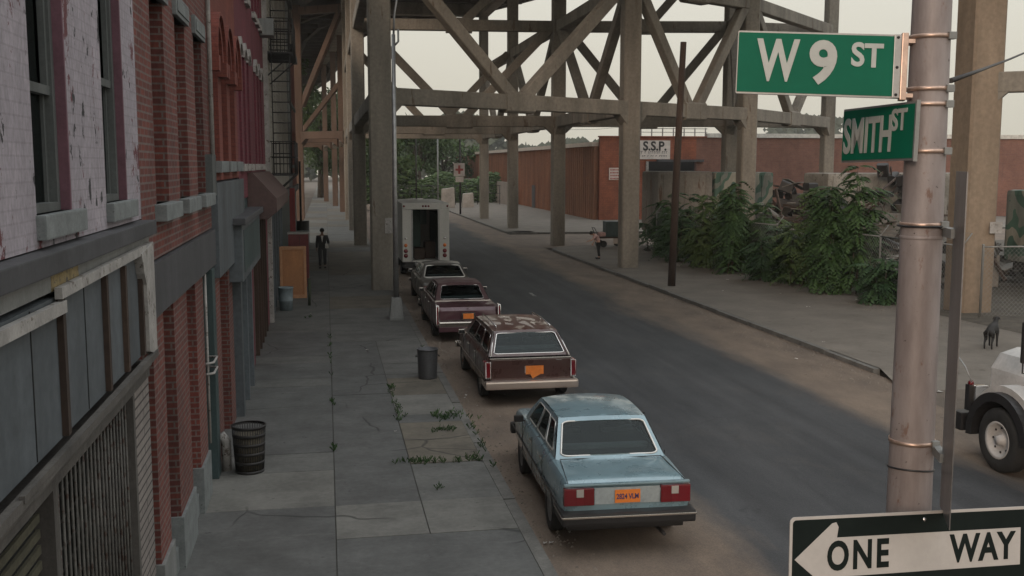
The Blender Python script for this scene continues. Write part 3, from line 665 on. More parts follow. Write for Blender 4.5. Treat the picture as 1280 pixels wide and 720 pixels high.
def strut(a, b, z, w=.5, h=.62, mat=None, haunch=True):
    p, q = P(a, z), P(b, z); d = (q - p).normalized(); s_ = MB(); s_.beam(p + d * .36, q - d * .36, w, h, ch=.03)
    if haunch:
        for c, sg in ((p, 1), (q, -1)):
            s_d = d.cross(Vector((0, 0, 1))) * (w / 2 - .01); o = c + d * sg * .36
            v = [o + Vector((0, 0, -h / 2 + .02)), o + d * sg * .5 + Vector((0, 0, -h / 2 + .02)), o + Vector((0, 0, -h / 2 - .45))]
            s_.add([x - s_d for x in v] + [x + s_d for x in v], [(0, 1, 2), (5, 4, 3), (0, 3, 4, 1), (1, 4, 5, 2), (2, 5, 3, 0)])
    return s_.build('strut', mat or mt['concrete'], vd)
def vbrace(a, b, z0, z1, w=.42, h=.48, mat=None, up=True):
    """two inclined members meeting at the middle of the lower strut"""
    mid = (P(a, z0) + P(b, z0)) / 2 if up else (P(a, z1) + P(b, z1)) / 2; d = (P(b, z0) - P(a, z0)).normalized()
    for n, sg in ((a, -1), (b, 1)):
        top = P(n, z1 if up else z0)
        p0 = mid + d * sg * .35 + Vector((0, 0, .25 if up else -.25)); p1 = top - d * sg * .38
        MB().beam(p0, p1, w, h, ch=.03).build('brace', mat or mt['concrete'], vd)
    zc = z0 if up else z1
    MB().beam(mid - d * .75, mid + d * .75, w + .16, .84, ch=.08).build('gusset', mat or mt['concrete'], vd)
def bay(a, b, lo=True, hi=True, top=True, vb=True, vb2=False, **k):
    if lo: strut(a, b, Z1, **k)
    if hi: strut(a, b, Z2, haunch=False, **k)
    if top: strut(a, b, Z3 - .5, w=.8, h=1.0, haunch=False)
    if vb: vbrace(a, b, Z1, Z2)
    if vb2: vbrace(a, b, Z2, Z3 - .4)
for row in (A, B, Cb, D):
    for a, b in zip(row, row[1:]): bay(a, b, vb2=row in (A, B), hi=row in (A, B), vb=row is not D)
# lengthwise bays
for r0, r1 in ((A, B), (B, Cb), (Cb, D)):
    for i in range(2): bay(r0[i], r1[i], vb2=False, vb=(i == 1))
bay(A[2], B[2], top=False); bay(A[2], E_[0]); bay(B[2], E_[0], lo=True, vb=False)
bay(Fg[0], (27.5, 24.0)); strut(Fg[0], A[2], Z2 + 2, haunch=False)
cr_ = mt['trestle']
strut(L1[0], D[0], Z1, mat=cr_); strut(L1[0], D[0], Z3 - .5, mat=cr_, haunch=False)
MB().beam(P(L1[0], 9.6) + Vector((.3, 0, 0)), P(D[0], 17.6) - Vector((.3, 0, 0)), .4, .5, ch=.03).build('brace', cr_, vd)
MB().beam(P(L2[0], 7.4), P(L2[1], 12.6), .36, .42, ch=.03).build('brace', cr_, vd)
for q_ in (L2, L3, L4): strut(q_[0], q_[1], Z1, mat=cr_)
for r0, r1 in (((L1[0], D[0]), L2), (L2, L3), (L3, L4)):
    for i in range(2): bay(r0[i], r1[i], vb=False, hi=False)
# deck: a curving slab with cross girders and edge girders beneath
right = [(24, 24), (24, 60), (20, 78), (16.5, 88), (14.6, 93), (9.5, 100), (5.5, 107), (3.5, 118), (2.6, 140), (1, 172), (-3, 210)]
left = [(-1, 24), (-1, 60), (-3, 78), (-5, 88), (-6, 93), (-8, 100), (-9, 107), (-10, 118), (-12, 140), (-15, 172), (-20, 210)]
dk = MB()
for i in range(len(right) - 1):
    l0, l1, r0, r1 = left[i], left[i + 1], right[i], right[i + 1]
    dk.add([(*l0, Z3 + .9), (*r0, Z3 + .9), (*r1, Z3 + .9), (*l1, Z3 + .9), (*l0, Z3 + 1.7), (*r0, Z3 + 1.7), (*r1, Z3 + 1.7), (*l1, Z3 + 1.7)],
           [(0, 3, 2, 1), (4, 5, 6, 7), (0, 1, 5, 4), (1, 2, 6, 5), (2, 3, 7, 6), (3, 0, 4, 7)])
dk.build('deck', mt['deck'], vd)
gd = MB()
for i in range(len(right) - 1):
    for t in (0, .2, .4, .6, .8, .95, .985):
        f = lambda p, q, s_: (p[0] + (q[0] - p[0]) * s_, p[1] + (q[1] - p[1]) * s_)
        gd.beam((*f(left[i], right[i], t), Z3 + .45), (*f(left[i + 1], right[i + 1], t), Z3 + .45), .4, .9)
    n = max(1, int((right[i + 1][1] - right[i][1]) / 3))
    for k in range(n):
        f = lambda p, q, s_: (p[0] + (q[0] - p[0]) * s_, p[1] + (q[1] - p[1]) * s_)
        gd.beam((*f(left[i], left[i + 1], k / n), Z3 + .35), (*f(right[i], right[i + 1], k / n), Z3 + .35), .35, .7)
gd.build('floor_girders', mt['deck'], vd)
MB().box((A[0][0] + .10, A[0][1] - .445, 2.1), (A[0][0] + .42, A[0][1] - .425, 2.67)).build('notice', m_whitetrim, vd)
MB().box((Fg[0][0] + .2, Fg[0][1] - .66, 2.5), (Fg[0][0] + .62, Fg[0][1] - .645, 2.85)).build('notice', m_whitetrim, vd)
# ---------------------------------------------------------------- far side: warehouse, brick works, yard
m_wh = M('orange_corrugated', (0.24, 0.108, 0.062), .85, var=.3, scale=.6, streak=True, spots=((0.17, 0.07, 0.045), .62))
m_wcap = M('pale_roof_edge', (0.50, 0.42, 0.36), .8, var=.15)
wh = empty('warehouse', label='long low orange corrugated warehouse with a pale roof edge along the far road', cat='warehouse')
c = MB(); y = 85.3
while y < 178:
    c.box((22.2, y, 0), (22.5, y + .55, 6.15)); c.box((22.12, y + .55, 0), (22.5, y + .75, 6.15)); y += .75
c.build('wall', m_wh, wh)
MB().box((21.95, 85.3, 6.15), (26.4, 178, 6.5)).build('roof', m_wcap, wh)
MB().box((22.5, 85.4, 0), (26.4, 178, 6.14)).build('warehouse_body', m_wh, wh)
for y_ in (96, 110, 131, 150): MB().box((22.05, y_, 0.0), (22.15, y_ + 1.6, 2.4)).build('door', m_band, wh)
lw = MB().box((20.6, 118, -.1), (20.9, 178, 2.6)).build('low_wall', M('pale_rendered_wall', (.26, .22, .19), .9, var=.25, scale=.6)); tag(lw, 'low pale rendered wall in front of the far end of the warehouse', 'wall')
bw_mat = brick('brown_brick', (0.19, 0.085, 0.060), (0.155, 0.068, 0.05), (0.16, 0.10, 0.08), w=.4, h=.16, grime=.25)
m_opaint = brick('orange_painted_brick', (0.29, 0.095, 0.052), (0.24, 0.075, 0.042), (0.18, 0.06, 0.036), w=.4, h=.16, msize=.01, grime=.35)
fw = empty('factory', label='orange and brown brick works with a wide dark doorway under the S.S.P. board', cat='factory')
wall = MB(); wall.box((22.55, 84.9, 0), (26.6, 85.25, 6.9)).box((26.6, 84.9, 4.9), (31.0, 85.25, 6.9)).build('wall', m_opaint, fw)
MB().box((31.0, 84.9, 0), (75, 85.25, 6.9)).build('wall', bw_mat, fw)
MB().box((31.9, 84.75, 6.9), (75, 85.4, 7.25)).build('parapet', M('white_parapet', (.52, .50, .46), .8), fw)
MB().box((22.5, 84.8, 6.9), (31.9, 85.4, 7.0)).build('parapet', m_opaint, fw)
MB().box((35.0, 85.3, 0), (75, 120, 6.6)).build('factory_body', m_red, fw)
MB().box((26.4, 89.4, 0), (34.0, 89.6, 4.9)).build('doorway', mt['dark'], fw)  # near-black sheet stands in for the shade inside the opening
MB().box((26.55, 84.7, 0), (26.75, 84.9, 4.9)).build('door_jamb', m_whitetrim, fw)
MB().box((27.5, 84.6, 4.85), (31.6, 84.89, 5.05)).build('door_canopy', m_band, fw)
for k in range(9): MB().box((24.2 + k * .95, 85.0, 7.0), (24.28 + k * .95, 85.1, 7.7)).build('roof_railing_post', m_whitetrim, fw)
MB().box((24.2, 85.03, 7.6), (32.0, 85.07, 7.66)).box((24.2, 85.03, 7.3), (32.0, 85.07, 7.35)).build('roof_railing', m_whitetrim, fw)
m_signw = M('white_signboard', (.60, .54, .50), .7, var=.15, scale=3); m_black = M('black_sign_paint', (.02, .018, .018), .6)
def face(x, y, z): return Matrix.Translation((x, y, z)) @ Matrix.Rotation(R(90), 4, 'X')      # board facing -Y
sg = empty('signboard', (27.2, 84.85, 5.85), label='white S.S.P. board on the orange brick above the dark doorway', cat='sign')
MB().box((-1.45, -.05, -.78), (1.45, 0, .78)).build('board', m_signw, sg)
text('lettering', 'S.S.P.', m_black, sg, face(.1, -.055, .28), 1.05, bold=.035, xs=.95)
lt = MB()
rr_ = random.Random(5); x_ = -1.3
for row_, hh_ in ((-.22, .2), (-.52, .13)):
    x_ = -1.25
    while x_ < 1.15:
        w_ = rr_.uniform(.06, .13)
        lt.box((x_, -.062, row_ - hh_ / 2), (x_ + .03, -.051, row_ + hh_ / 2)).box((x_ + .03, -.062, row_ + hh_ / 2 - .04), (x_ + w_, -.051, row_ + hh_ / 2)); x_ += w_ + (.06 if rr_.random() < .8 else .2)
lt.build('small_lettering', m_black, sg)
sg2 = empty('signboard', (23.9, 84.85, 3.85), label='small square white notice board on the orange wall left of the doorway', cat='sign')
MB().box((-.55, -.04, -.5), (.55, 0, .5)).build('board', m_signw, sg2)
lt = MB()
for k in range(4):
    x_ = -.45
    while x_ < .4:
        w_ = rr_.uniform(.05, .1); lt.box((x_, -.05, .33 - k * .24 - .06), (x_ + w_, -.041, .33 - k * .24 + .06)); x_ += w_ + .04
lt.build('small_lettering', M('red_sign_paint', (.35, .05, .04), .6), sg2)

# junk in the yard behind the fence
m_camo = None
def camo_mat():
    m, nt, b = newmat('camouflage_waves')
    g_ = nt.nodes.new('ShaderNodeNewGeometry'); s = nt.nodes.new('ShaderNodeSeparateXYZ'); nt.links.new(g_.outputs['Position'], s.inputs[0])
    a = nt.nodes.new('ShaderNodeMath'); a.operation = 'MULTIPLY_ADD'; a.inputs[1].default_value = .75; nt.links.new(s.outputs[0], a.inputs[0])
    zz = nt.nodes.new('ShaderNodeMath'); zz.operation = 'MULTIPLY'; zz.inputs[1].default_value = -.55; nt.links.new(s.outputs[2], zz.inputs[0]); nt.links.new(zz.outputs[0], a.inputs[2])
    n = nt.nodes.new('ShaderNodeMath'); n.operation = 'MULTIPLY_ADD'; n.inputs[1].default_value = 1.6; nt.links.new(noise(nt, mapped(nt, (1, 1, 1), True), .7, 2), n.inputs[0]); nt.links.new(a.outputs[0], n.inputs[2])
    fr = nt.nodes.new('ShaderNodeMath'); fr.operation = 'FRACT'; nt.links.new(n.outputs[0], fr.inputs[0])
    r = nt.nodes.new('ShaderNodeValToRGB'); r.color_ramp.interpolation = 'CONSTANT'; e = r.color_ramp.elements
    e[0].position = 0; e[0].color = (.25, .24, .20, 1); e[1].position = .34; e[1].color = (.05, .10, .075, 1)
    for p_, c_ in ((.58, (.16, .17, .15, 1)), (.8, (.06, .12, .09, 1))): q = e.new(p_); q.color = c_
    nt.links.new(fr.outputs[0], r.inputs[0])
    c = mixc(nt, 1, r.outputs[0], ramp2(nt, noise(nt, mapped(nt, (1, 1, .4), True), 2, 6), (.6,) * 3, (1.1,) * 3), 'MULTIPLY')
    nt.links.new(c, b.inputs['Base Color']); b.inputs['Roughness'].default_value = .8; return m
m_camo = camo_mat()
m_greysheet = M('grey_scrap_sheet', (.17, .155, .135), .85, var=.35, scale=.8, streak=True, spots=((.10, .06, .04), .6))
m_rust = M('rusty_scrap', (.065, .045, .036), .9, var=.5, scale=2, spots=((.18, .15, .12), .62))
m_mott = M('mottled_grey_tarp', (.215, .20, .175), .9, var=.35, scale=.9, spots=((.09, .075, .06), .6))
def trailer(x0, x1, y0, y1, z0, z1, mat, label):
    t = empty('trailer', ((x0 + x1) / 2, y0, 0), label=label, cat='trailer'); X = (x1 - x0) / 2; D_ = y1 - y0
    MB().box((-X, 0, z0), (X, D_, z1)).build('box_body', mat, t, bevel=.18)
    rb = MB(); x = -X + .3
    while x < X - .2: rb.box((x, -.035, z0 + .15), (x + .06, .01, z1 - .15)); x += 1.2
    rb.build('rib', mat, t)
    MB().box((-X + .3, .2, z0 - .35), (X - .3, D_ - .2, z0)).build('chassis', mt['darkmetal'], t)
    for xx in (-X + 1, -X + 2.2, X - 1):
        MB().lathe([(.0, -.14), (.40, -.14), (.47, -.08), (.47, .08), (.40, .14), (0, .14)], 20, (xx, .3, .47), 'y').build('wheel', mt['rubber'], t)
    return t
trailer(20.9, 24.3, 54.2, 57.2, 1.0, 4.2, m_camo, 'camouflage painted box trailer behind the bushes at the far right column')
trailer(17.6, 20.7, 54.0, 57.0, .9, 4.25, m_greysheet, 'grey ribbed box trailer left of the camouflage one in the yard')
trailer(26.9, 36.5, 53, 56, .6, 4.15, m_mott, 'long low pale mottled trailer on the right of the scrap heap, behind the tallest bush')
trailer(24.6, 31.5, 32.0, 34.6, 1.1, 3.7, m_camo, 'camouflage painted trailer standing close behind the rust streaked column')
def scrap(name, cx, cy, w, h, n, seed, label, dpt=2.5):
    rq = random.Random(seed); t = empty(name, (cx, cy, 0), label=label, cat='scrap heap'); mbs = [MB(), MB(), MB()]
    for k in range(n):
        x = rq.uniform(-w, w); y_ = rq.uniform(-dpt, dpt); hz = h * max(.15, 1 - (abs(x) / w) ** 3) * rq.uniform(.1, 1)
        m_ = mbs[k % 3]; a_ = Vector((rq.uniform(-1, 1), rq.uniform(-1, 1), rq.uniform(-.7, .7))).normalized()
        if k % 3 == 0: m_.beam(Vector((x, y_, hz)) - a_ * rq.uniform(.3, 1.5), Vector((x, y_, hz)) + a_ * rq.uniform(.3, 1.5), .08, rq.uniform(.06, .2))
        elif k % 3 == 1: m_.beam(Vector((x, y_, hz)) - a_ * .7, Vector((x, y_, hz)) + a_ * .7, rq.uniform(.4, 1.3), .04)
        else: m_.beam(Vector((x, y_, hz)) - a_ * .35, Vector((x, y_, hz)) + a_ * .35, rq.uniform(.3, .7), rq.uniform(.25, .7), ch=.06)
    for m_, ma, nm in zip(mbs, (m_rust, m_greysheet, mt['darkmetal']), ('girders', 'sheets', 'lumps')): m_.build(nm, ma, t)
    return t
scrap('scrap_heap', 25.6, 53.8, 1.4, 3.9, 90, 1, 'heap of bent frames and scrap between the two trailers behind the fence', 1.5)
scrap('scrap_heap', 31, 52, 3.5, 4.6, 60, 7, 'ragged scrap leaning against the long pale mottled trailer', .8)
scrap('scrap_heap', 23.5, 47, 3.2, 2.6, 150, 2, 'low tangle of scrap metal right behind the middle of the bushes', 3)
scrap('scrap_heap', 26, 38, 3.6, 1.5, 130, 3, 'low rubble and scrap behind the fence near the rust streaked column', 3)

# ---- chain-link fence
def fence(pts, label, arms=True):
    t = empty('chain_link_fence', (0, 0, 0), label=label, cat='fence'); Hh = 2.15
    m_ = mt['galv_dull']; wire = MB(); rail = MB()
    for p, q in zip(pts, pts[1:]):
        p, q = Vector((*p, 0)), Vector((*q, 0)); L = (q - p).length; d = (q - p) / L; U = Vector((0, 0, 1))
        rail.tube([p + U * Hh, q + U * Hh], .028, 6)
        n = int(L / .14); off = Vector((d.y, -d.x, 0)) * .02
        for s_ in (-1, 1):
            for k in range(-int(Hh / .14), n + int(Hh / .14)):
                a0 = k * .14; a1 = a0 + s_ * Hh; z0_, z1_ = 0.05, Hh
                if s_ < 0: a0 += 0
                lo, hi = min(a0, a1), max(a0, a1)
                if hi < 0 or lo > L: continue
                t0 = max(0, (0 - a0) / (a1 - a0) if s_ > 0 else (L - a0) / (a1 - a0)); t1 = min(1, (L - a0) / (a1 - a0) if s_ > 0 else (0 - a0) / (a1 - a0))
                if t1 <= t0: continue
                A0 = p + d * (a0 + (a1 - a0) * t0) + U * (z0_ + (z1_ - z0_) * t0) + off; A1 = p + d * (a0 + (a1 - a0) * t1) + U * (z0_ + (z1_ - z0_) * t1) + off
                wire.beam(A0, A1, .005, .005)
        m = max(1, round(L / 3.0))
        for k in range(m + 1):
            c0 = p + d * (L * k / m)
            if k == 0 and p.xy != Vector(pts[0]): continue
            po = MB().tube([c0, c0 + U * (Hh + .05), c0 + U * (Hh + .08)], .038, 8)
            if arms: po.tube([c0 + U * (Hh + .03), c0 + U * (Hh + .38) + Vector((.30, .04, 0))], .02, 6)
            po.build('fence_post', m_, t)
        if arms:
            for j in (.33, .66, 1): rail.tube([p + U * (Hh + .03 + .35 * j) + Vector((.3 * j, 0, 0)), q + U * (Hh + .03 + .35 * j) + Vector((.3 * j, 0, 0))], .005, 4)
    wire.build('wire_mesh', m_, t, fixn=False); rail.build('top_rail', m_, t)
    return t
fence([(19.0, 28.6), (18.77, 33.0), (18.1, 39.9), (17.3, 46.0), (16.9, 52)], 'galvanised chain link fence with angled barbed arms behind the weeds')
fence([(19.4, 28.2), (23.4, 27.9), (30, 27.6)], 'short chain link fence running right past the rust streaked column', arms=False)

# ---- tree-of-heaven scrub: each bush is stems plus pinnate fronds of real leaflets
def bush(x, y_, h, w, nf, seed, label):
    nf = int(nf * 1.0)
    rq = random.Random(seed); t = empty('sumac_bush', (x, y_, 0), label=label, cat='bush', group='bushes along the chain link fence')
    st = MB(); lf = MB(); stems = []
    for k in range(max(5, int(w * 7))):
        bx, by = rq.uniform(-w * .7, w * .7), rq.uniform(-.35, .35); hh = h * rq.uniform(.45, 1) * (1 - .35 * abs(bx) / w)
        tip = Vector((bx + rq.uniform(-.35, .35), by + rq.uniform(-.5, .4), hh)); stems.append((Vector((bx, by, 0)), tip))
        if k % 3 == 0: st.tube([(bx, by, 0), tuple(tip + Vector((rq.uniform(-.3, .3), -.2, rq.uniform(.1, .4))))], [.012, .004], 4)
        st.tube([(bx, by, 0), ((bx + tip.x) / 2 + .05, (by + tip.y) / 2, hh * .5), tip], [.03, .02, .008], 5)
    for k in range(nf):
        b0, tp = rq.choice(stems); f = rq.random() ** .55; o = b0.lerp(tp, max(.12, f)); a = rq.uniform(0, 2 * math.pi)
        dr = Vector((math.cos(a), math.sin(a) * .8, 0)); L = rq.uniform(.55, 1.05); up = rq.uniform(.1, .55) * (1 if f > .8 else .6); sag = rq.uniform(.5, .95)
        n = 9; prev = None; side = Vector((-dr.y, dr.x, 0))
        pts = [o + dr * (L * i / n) + Vector((0, 0, up * (i / n) - sag * (i / n) ** 2 * L)) for i in range(n + 1)]
        for i in range(1, n + 1):
            d = (pts[i] - pts[i - 1]).normalized(); ll = .20 * math.sin(math.pi * (i / (n + 1.2)) ** .7) + .05; lw_ = ll * .30
            for s_ in (-1, 1):
                e = (side * s_ + d * .35 + Vector((0, 0, -.35 + rq.uniform(-.2, .15)))).normalized(); c0 = pts[i]; c1 = c0 + e * ll; m_ = c0 + e * ll * .45
                lf.add([c0, m_ + d * lw_, c1, m_ - d * lw_], [(0, 1, 2, 3)])
    st.build('stems', mt['bark'], t); lf.build('leaves', leafs[seed % 3], t, fixn=False); return t
leafs = [mt['leafA'], leafmat('weed_leaf_pale', (.03, .06, .018), (.10, .145, .05)), leafmat('weed_leaf_dark', (.012, .035, .014), (.045, .085, .034))]
bl = [(18.75, 31.9, 1.9, 1.0, 190, 'low right end bush spilling over the fence beside the bare fence post'),
      (18.45, 34.6, 4.7, 1.6, 620, 'tallest and fullest bush, just left of the bare fence post'),
      (18.2, 36.9, 3.9, 1.2, 400, 'medium bush left of the tallest one with long drooping fronds'),
      (17.85, 39.3, 2.6, 1.2, 280, 'low gap-filling bush between the two large clumps'),
      (17.7, 42.0, 4.0, 1.6, 480, 'dense dark bush below the far right column'),
      (17.5, 44.6, 3.8, 1.4, 400, 'bush left of the dense dark one, right of the leaning timber pole'),
      (17.2, 47.5, 3.6, 1.4, 330, 'bush seen just behind the leaning timber pole'),
      (18.9, 37.9, 3.0, 1.7, 300, 'bush behind the fence filling in between the tallest clump and its neighbour'), (18.4, 43.4, 3.3, 1.7, 300, 'bush behind the fence in the shade of the far right column'),
      (17.6, 53.6, 3.0, 1.4, 220, 'last bush beyond the fence end, in front of the grey ribbed trailer'),
      (17.0, 50.3, 3.3, 1.5, 300, 'bush left of the leaning timber pole, near the dark doorway')]
for i, (x, y_, h_, w_, nf, lb) in enumerate(bl): bush(x, y_, h_, w_, nf, 20 + i, lb)

# ---- trees far up the road
def tree(x, y_, h, w, n, seed, label, group='trees at the far end of the street', ls=.32, z=-.1):
    rq = random.Random(seed); t = empty('tree', (x, y_, z), label=label, cat='tree', group=group); tr = MB()
    tr.tube([(0, 0, 0), (.1, .05, h * .25), (-.05, .1, h * .5), (.1, 0, h * .85)], [h * .03, h * .024, h * .017, h * .006], 8)
    cl_ = []
    for k in range(16):
        a = rq.uniform(0, 6.28); zz = rq.uniform(.32, .98) * h; rr2 = w * (1 - abs(zz / h - .6) * 1.3) * rq.uniform(.35, 1)
        c = Vector((math.cos(a) * rr2, math.sin(a) * rr2, zz)); cl_.append((c, rq.uniform(.22, .42) * w))
        tr.tube([(0, 0, zz * .55), c * .6 + Vector((0, 0, zz * .3)), c], [h * .010, h * .006, h * .002], 5)
    tr.build('trunk', mt['bark'], t); lf = MB()
    for k in range(n):
        c, r_ = rq.choice(cl_); v = Vector((rq.gauss(0, 1), rq.gauss(0, 1), rq.gauss(0, .8))).normalized() * r_ * rq.random() ** .4
        p = c + v; s_ = ls * rq.uniform(.6, 1.3); u_ = Vector((rq.uniform(-1, 1), rq.uniform(-1, 1), rq.uniform(-1, 1))).normalized(); w2 = u_.cross(Vector((rq.uniform(-1, 1), rq.uniform(-1, 1), .3))).normalized()
        lf.add([p - u_ * s_, p + w2 * s_ * .45, p + u_ * s_, p - w2 * s_ * .45], [(0, 1, 2, 3)])
    lf.build('crown', mt['leafB'], t, fixn=False); return t
tl = [(7.5, 128, 9.5, 4.6, 'bushy tree above the white truck, left of the lamp posts'), (12.5, 142, 10, 5, 'bushy tree left of the red and white road sign'), (17.5, 158, 11, 5.5, 'tree behind the red and white road sign'),
      (-0.8, 150, 15.5, 5.5, 'leafy tree down the left sidewalk beyond the braced trestle'), (-6.0, 140, 20, 7, 'tall tree seen through the braced trestle on the left'), (1.5, 175, 16, 6, 'tree at the distant end of the left sidewalk'), (9, 185, 9, 6, 'farthest broad tree at the end of the road')]
for i, (x, y_, h_, w_, lb) in enumerate(tl): tree(x, y_, h_, w_, 6500 if h_ > 14 else 3200, 50 + i, lb)
wd = MB(); rq = random.Random(9)
for k in range(9000):
    x = rq.uniform(-120, 190); y_ = rq.uniform(300, 330); hb = 12 + 5 * math.sin(x * .05) + 3 * math.sin(x * .17 + 1)
    z = rq.uniform(0, 1) ** .6 * hb; s_ = rq.uniform(1.0, 2.2); a = rq.uniform(0, 3.14)
    wd.add([(x - s_ * math.cos(a), y_ - s_ * math.sin(a), z), (x, y_, z - s_ * .6), (x + s_ * math.cos(a), y_ + s_ * math.sin(a), z), (x, y_, z + s_ * .7)], [(0, 1, 2, 3)])
w_o = wd.build('distant_woods', M('far_foliage', (0.07, 0.085, 0.062), .9, var=.35, scale=.1), fixn=False); tag(w_o, 'hazy grey green band of far trees on the horizon', 'woods', kind='stuff')
# hedge and pale blocks and rubble at the end of the road
hd = MB()
for k in range(5000):
    x = rq.uniform(3.2, 21); y_ = rq.uniform(126, 130); z = rq.uniform(0, 3.2 + .5 * math.sin(x)); s_ = rq.uniform(.15, .4); a = rq.uniform(0, 3.14)
    hd.add([(x - s_ * math.cos(a), y_ - s_ * math.sin(a), z), (x, y_, z - s_ * .5), (x + s_ * math.cos(a), y_, z), (x, y_ + .1, z + s_ * .5)], [(0, 1, 2, 3)])
tag(hd.build('hedge', mt['leafB'], fixn=False), 'dark green hedge closing the far end of the road', 'hedge', kind='stuff')
m_block = M('pale_concrete_block', (.34, .31, .28), .9, var=.25, scale=1)
for i, (x, y_, w_, h_, lb) in enumerate(((12.9, 112, 1.5, 2.3, 'tallest pale concrete block left of the road sign post'), (15.2, 113, 1.3, 1.7, 'pale concrete block right beside the road sign post'), (9.4, 116, 2.6, 1.0, 'long low pale block above the white truck'), (5.6, 118, 1.6, 1.5, 'small pale block at the left end above the white truck'))):
    b = MB().prism([(-w_ / 2, 0), (w_ / 2, 0), (w_ / 2 - .1, h_), (-w_ / 2 + .12, h_ * .93)], 'y', -.5, .5).build('concrete_block', m_block, loc=(x, y_, -.12), bevel=.06); tag(b, lb, 'concrete block')
rb = MB()
for k in range(160):
    x, y_ = rq.uniform(3, 12), rq.uniform(104, 112); s_ = rq.uniform(.1, .45); z = RZ + rq.uniform(0, .5)
    rb.beam((x - s_, y_, z), (x + s_, y_ + rq.uniform(-.3, .3), z + rq.uniform(-.2, .3)), s_, s_ * rq.uniform(.4, 1))
tag(rb.build('rubble', m_block), 'strewn pale rubble across the end of the road', 'rubble', kind='stuff')
fc = MB()
for k in range(14): fc.tube([(3 + k * 1.3, 120, 0), (3 + k * 1.3, 120, 2.2)], .04, 5)
for z in (.4, 1.3, 2.2): fc.tube([(3, 120, z), (20, 120, z)], .03, 5)
tag(fc.build('rail_fence', mt['darkmetal']), 'dark rail fence in front of the far hedge', 'fence')
# ---------------------------------------------------------------- cars
def paint(name, col, coat=.6, rough=.38, var=.10):
    m, nt, b = newmat(name)
    v = mapped(nt, (1, 1, 1), False)
    c = ramp2(nt, noise(nt, v, 1.8, 6), tuple(x * (1 - var) for x in col), tuple(min(1, x * (1 + var)) for x in col), .3, .7)
    dust = ramp2(nt, noise(nt, mapped(nt, (1, 1, .5), False), 5, 8, .7), (0, 0, 0), (.15,) * 3, .45, .8)
    c = mixc(nt, dust, c, (.16, .145, .125)); nt.links.new(c, b.inputs['Base Color'])
    b.inputs['Metallic'].default_value = .25
    rg = ramp2(nt, noise(nt, v, 3, 5), (rough - .08,) * 3, (rough + .18,) * 3); nt.links.new(rg, b.inputs['Roughness'])
    b.inputs['Coat Weight'].default_value = coat; b.inputs['Coat Roughness'].default_value = .12
    return m
def lerp(a, b, t): return a + (b - a) * t
def interp(tab, y):
    for a, b in zip(tab, tab[1:]):
        if y <= b[0]:
            t = (y - a[0]) / (b[0] - a[0]); return [lerp(p, q, t) for p, q in zip(a, b)]
    return list(tab[-1])
def body_shell(st, name, mat, par, wheels, wr, bulge=0.0, dark=None):
    """st rows: (y, z bottom, z top at the side, half width, crown)"""
    mb = MB(); rings = []; sts = []
    for a, b in zip(st, st[1:]):
        n = max(1, int((b[0] - a[0]) / .16))
        for k in range(n): sts.append([lerp(p, q, k / n) for p, q in zip(a, b)])
    sts.append(list(st[-1]))
    for (y, zb, zt, hw, cr) in sts:
        H_ = zt - zb
        half = [(0, zb), (hw * .80, zb), (hw * .94, zb + H_ * .05), (hw * .985, zb + H_ * .18), (hw, zb + H_ * .45), (hw * .995, zb + H_ * .66), (hw * .975, zb + H_ * .85), (hw * .955, zb + H_ * .94),
                (hw * .92, zt - .004), (hw * .86, zt + cr * .35), (hw * .5, zt + cr * .8), (0, zt + cr)]
        ring = half + [(-x, z) for x, z in half[-2:0:-1]]
        rings.append([(x, y, z) for x, z in ring])
    n = len(rings[0]); vs = [p for r_ in rings for p in r_]
    fs = [(i * n + k, i * n + (k + 1) % n, (i + 1) * n + (k + 1) % n, (i + 1) * n + k) for i in range(len(rings) - 1) for k in range(n)]
    fs += [tuple(range(n))[::-1], tuple((len(rings) - 1) * n + k for k in range(n))]
    mb.add(vs, fs, True); o = mb.build(name, mat, par)
    o.data.materials.append(dark or mt['blackplastic'])
    cut = MB()
    for wy in wheels:
        for s_ in (-1, 1):
            x0, x1 = s_ * (st[3][3] - .28), s_ * (st[3][3] + .2)
            pr = [(wy + (wr + .055) * math.cos(a), wr * 1.0 + (wr + .055) * math.sin(a)) for a in [2 * math.pi * k / 28 for k in range(28)]]
            cut.prism(pr, 'x', min(x0, x1), max(x0, x1))
    c = cut.build('cutter', mt['blackplastic']); md = o.modifiers.new('b', 'BOOLEAN'); md.object = c; md.operation = 'DIFFERENCE'; md.solver = 'EXACT'
    try: md.material_mode = 'TRANSFER'
    except Exception: pass
    apply_mods(o); bpy.data.objects.remove(c); o.data.set_sharp_from_angle(angle=R(32)); return o
def rrect(u0, v0, u1, v1, r, n=5):
    P_ = []
    for cx, cy, a0 in ((u1 - r, v0 + r, -90), (u1 - r, v1 - r, 0), (u0 + r, v1 - r, 90), (u0 + r, v0 + r, 180)):
        for k in range(n + 1): a = R(a0 + 90 * k / n); P_.append((cx + r * math.cos(a), cy + r * math.sin(a)))
    return P_
